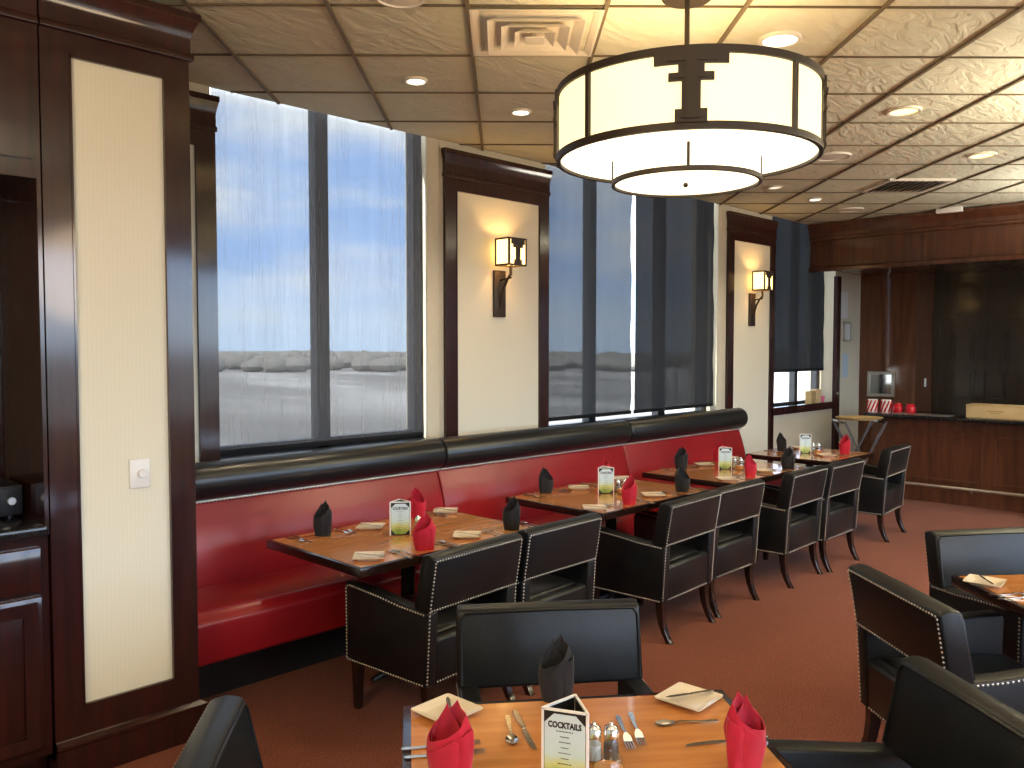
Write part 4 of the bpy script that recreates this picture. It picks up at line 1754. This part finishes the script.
# things on the bar
BT = .979
bm = B()
b_ = thing('cardboard_box', 'long tan cardboard box lying on the bar top', 'box', (10.22, 2.62, BT), R(0))
box(bm, -.14, .14, -.29, .29, 0, .135); bevel(bm, .004, 1)
obj('carton', bm, M['card'], b_)
bm = B(); box(bm, -.145, .145, -.295, .0, .135, .142); box(bm, -.145, .145, .003, .295, .135, .142)
obj('flaps', bm, M['card'], b_, smooth=0)
bm = B(); box(bm, -.1425, -.139, -.08, .08, .07, .085); box(bm, -.1425, -.139, -.05, .05, .052, .062)
obj('print_mark', bm, M['tanbox'], b_, smooth=0)


def striped_tin(x, y, label):
    t = thing('striped_tin', label, 'tin', (x, y, BT), 0, 'red striped tins on the bar')
    bm = B(); lathe(bm, [(0, 0), (.055, 0), (.055, .14), (.05, .15), (0, .15)], n=24)
    obj('body', bm, M['white'], t, smooth=40)
    bm = B()
    for k in range(8):
        a = R(45 * k)
        pts = []
        for i in range(9):
            q = a + i * .12
            pts.append((.0555 * math.cos(q), .0555 * math.sin(q), .006 + i * .0165))
        tube(bm, pts, .010, 6)
    obj('stripes', bm, M['glossred'], t, smooth=50)


striped_tin(10.16, 3.95, 'red and white striped tin on the bar, nearer the window')
striped_tin(10.18, 3.80, 'red and white striped tin on the bar, next to red jar')
for k, (y, lab) in enumerate(((3.66, 'round red candle jar on the bar beside the striped tins'), (3.52, 'round red candle jar on the bar, farther from the tins'))):
    t = thing('candle_jar', lab, 'candle', (10.16, y, BT), 0, 'red candle jars on the bar')
    bm = B(); lathe(bm, [(0, 0), (.045, 0), (.058, .02), (.06, .06), (.05, .095), (.04, .10), (0, .10)], n=24)
    obj('jar', bm, M['glossred'], t, smooth=50)
    bm = B(); lathe(bm, [(0, .10), (.042, .10), (.042, .115), (0, .118)], n=20)
    obj('lid', bm, M['glossred'], t, smooth=50)
bm = B(); box(bm, -.11, .11, -.30, .30, 0, .008); bevel(bm, .003, 1)
o = obj('bar_mat', bm, M['silver'], loc=(10.08, 3.35, BT)); tag(o, 'long grey bar mat lying along the counter edge', 'mat')

# things on the sill of the third window
SZ = 1.0 + .0225
for k, (x, w, h, mt, lab, cat, nm) in enumerate(((10.20, .13, .17, 'tanbox', 'tan carton on the far window sill, nearer the column', 'box', 'carton'),
                                            (10.36, .12, .19, 'card', 'taller tan carton on the far window sill', 'box', 'carton'),
                                            (10.53, .10, .09, 'pink', 'pink tub on the far window sill nearest the bar', 'tub', 'tub'))):
    bm = B()
    if nm == 'tub':
        lathe(bm, [(0, 0), (.034, 0), (.044, h), (.047, h), (.047, h + .008), (0, h + .01)], n=20)
        o = obj(nm, bm, M[mt], loc=(x, 4.748, SZ), smooth=40)
    else:
        box(bm, -w / 2, w / 2, -.04, .04, 0, h)
        bevel(bm, .003, 1)
        o = obj(nm, bm, M[mt], loc=(x, 4.740, SZ))
    tag(o, lab, cat, 'cartons on the far sill' if nm == 'carton' else None)

# ------------------------------------------------------------------ light
def point(name, x, y, z, e, color, r=.1):
    L = bpy.data.lights.new(name, 'POINT')
    L.energy = e
    L.color = color
    L.shadow_soft_size = r
    o = bpy.data.objects.new(name, L)
    o.location = (x, y, z)
    col.objects.link(o)


WARM = (1, .74, .46)
point('pendant_and_fill_bulb', pX, pY, 2.72, 8, (1, .58, .28), .12)
point('pendant_and_fill_bulb', -.6, 1.5, 2.60, 85, (1, .76, .50), .4)  # unseen warm lamp added to brighten the near column
point('pendant_and_fill_bulb', 3.2, -2.2, 2.50, 60, (1, .70, .40), .5)  # unseen lamp added to warm the column and pilasters
# bare uplights added out of frame to brighten the ceiling, standing in for pendants
def uplight(x, y, e, color):
    L = bpy.data.lights.new('unseen_uplight', 'AREA')
    L.shape = 'DISK'
    L.size = 1.05
    L.energy = e
    L.color = color
    o = bpy.data.objects.new('unseen_uplight', L)
    o.location = (x, y, 2.55)
    o.rotation_euler = (R(180), 0, 0)
    col.objects.link(o)


uplight(7.4, -.7, 140, (1, .92, .78))
uplight(5.9, .15, 105, (1, .84, .60))
uplight(1.2, -.2, 45, (1, .92, .78))
uplight(9.0, 1.0, 60, (1, .92, .78))


def portal(x0, x1, z0, z1, y, facing):
    L = bpy.data.lights.new('window_portal', 'AREA')
    L.shape = 'RECTANGLE'
    L.size = x1 - x0
    L.size_y = z1 - z0
    L.cycles.is_portal = True
    o = bpy.data.objects.new('window_portal', L)
    o.location = ((x0 + x1) / 2, y, (z0 + z1) / 2)
    o.rotation_euler = (R(90) * facing, 0, 0)
    col.objects.link(o)


for a, b in OPEN:
    portal(a, b, SILL, CEIL, OUT - .02, -1)
for a, b in FW:
    portal(a, b, .65, 3.1, YF - .15, 1)

S = bpy.data.lights.new('sun', 'SUN')
S.energy = 8
S.color = (1, .95, .86)
S.angle = R(.5)
so = bpy.data.objects.new('sun', S)
so.rotation_euler = Vector((.86, -.15, -.49)).to_track_quat('-Z', 'Y').to_euler()
col.objects.link(so)
w = bpy.data.worlds.new('sky')
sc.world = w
w.use_nodes = True
nt = w.node_tree
nt.nodes.clear()
out = nt.nodes.new('ShaderNodeOutputWorld')
bg = N(nt, 'Background')
tc = N(nt, 'TexCoord')
sp = N(nt, 'SeparateXYZ')
nt.links.new(tc.outputs['Generated'], sp.inputs[0])
mp = N(nt, 'Mapping')
mp.inputs['Scale'].default_value = (2.2, 2.2, 7.5)
mp.inputs['Location'].default_value = (.35, .1, .0)
nz = N(nt, 'TexNoise')
nz.inputs['Scale'].default_value = 1.5
nz.inputs['Detail'].default_value = 6
nz.inputs['Roughness'].default_value = .55
nt.links.new(tc.outputs['Generated'], mp.inputs['Vector'])
nt.links.new(mp.outputs['Vector'], nz.inputs['Vector'])
# cloudiness rises with elevation
mr = N(nt, 'MapRange')
for k, v in (('From Min', .05), ('From Max', .30), ('To Min', -.12), ('To Max', .22)):
    mr.inputs[k].default_value = v
nt.links.new(sp.outputs['Z'], mr.inputs['Value'])
ad = N(nt, 'Math', operation='ADD')
nt.links.new(nz.outputs['Fac'], ad.inputs[0])
nt.links.new(mr.outputs[0], ad.inputs[1])
rp = N(nt, 'ValToRGB')
rp.color_ramp.elements[0].position = .42
rp.color_ramp.elements[1].position = .66
rp.color_ramp.elements[0].color = (0, 0, 0, 1)
rp.color_ramp.elements[1].color = (1, 1, 1, 1)
nt.links.new(ad.outputs[0], rp.inputs['Fac'])
grd = N(nt, 'ValToRGB')
e = grd.color_ramp.elements
e[0].position, e[0].color = 0, (.62, .78, 1.0, 1)
e[1].position, e[1].color = 1, (.16, .34, .80, 1)
x = e.new(.10); x.color = (.42, .62, 1.0, 1)
x = e.new(.03); x.color = (.66, .80, .98, 1)
nt.links.new(sp.outputs['Z'], grd.inputs['Fac'])
mx = N(nt, 'MixRGB')
mx.inputs[2].default_value = (.92, .95, 1.0, 1)
nt.links.new(rp.outputs['Color'], mx.inputs[0])
nt.links.new(grd.outputs['Color'], mx.inputs[1])
nt.links.new(mx.outputs['Color'], bg.inputs['Color'])
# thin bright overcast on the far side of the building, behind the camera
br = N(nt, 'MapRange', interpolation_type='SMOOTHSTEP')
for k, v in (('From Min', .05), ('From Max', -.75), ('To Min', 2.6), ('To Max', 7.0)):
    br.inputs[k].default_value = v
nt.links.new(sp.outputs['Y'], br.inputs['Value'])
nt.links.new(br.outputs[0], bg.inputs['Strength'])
nt.links.new(bg.outputs[0], out.inputs['Surface'])
w.cycles.sampling_method = 'AUTOMATIC'

# ------------------------------------------------------------------ colour management
sc.view_settings.view_transform = 'Standard'
sc.view_settings.look = 'None'
sc.view_settings.gamma = 1
sc.view_settings.use_curve_mapping = False
sc.view_settings.exposure = 0.54
cy = sc.cycles
cy.use_denoising = True
cy.max_bounces = 10
cy.diffuse_bounces = 5
cy.glossy_bounces = 4
cy.transparent_max_bounces = 16
cy.sample_clamp_indirect = 6
cy.caustics_reflective = False
cy.caustics_refractive = False
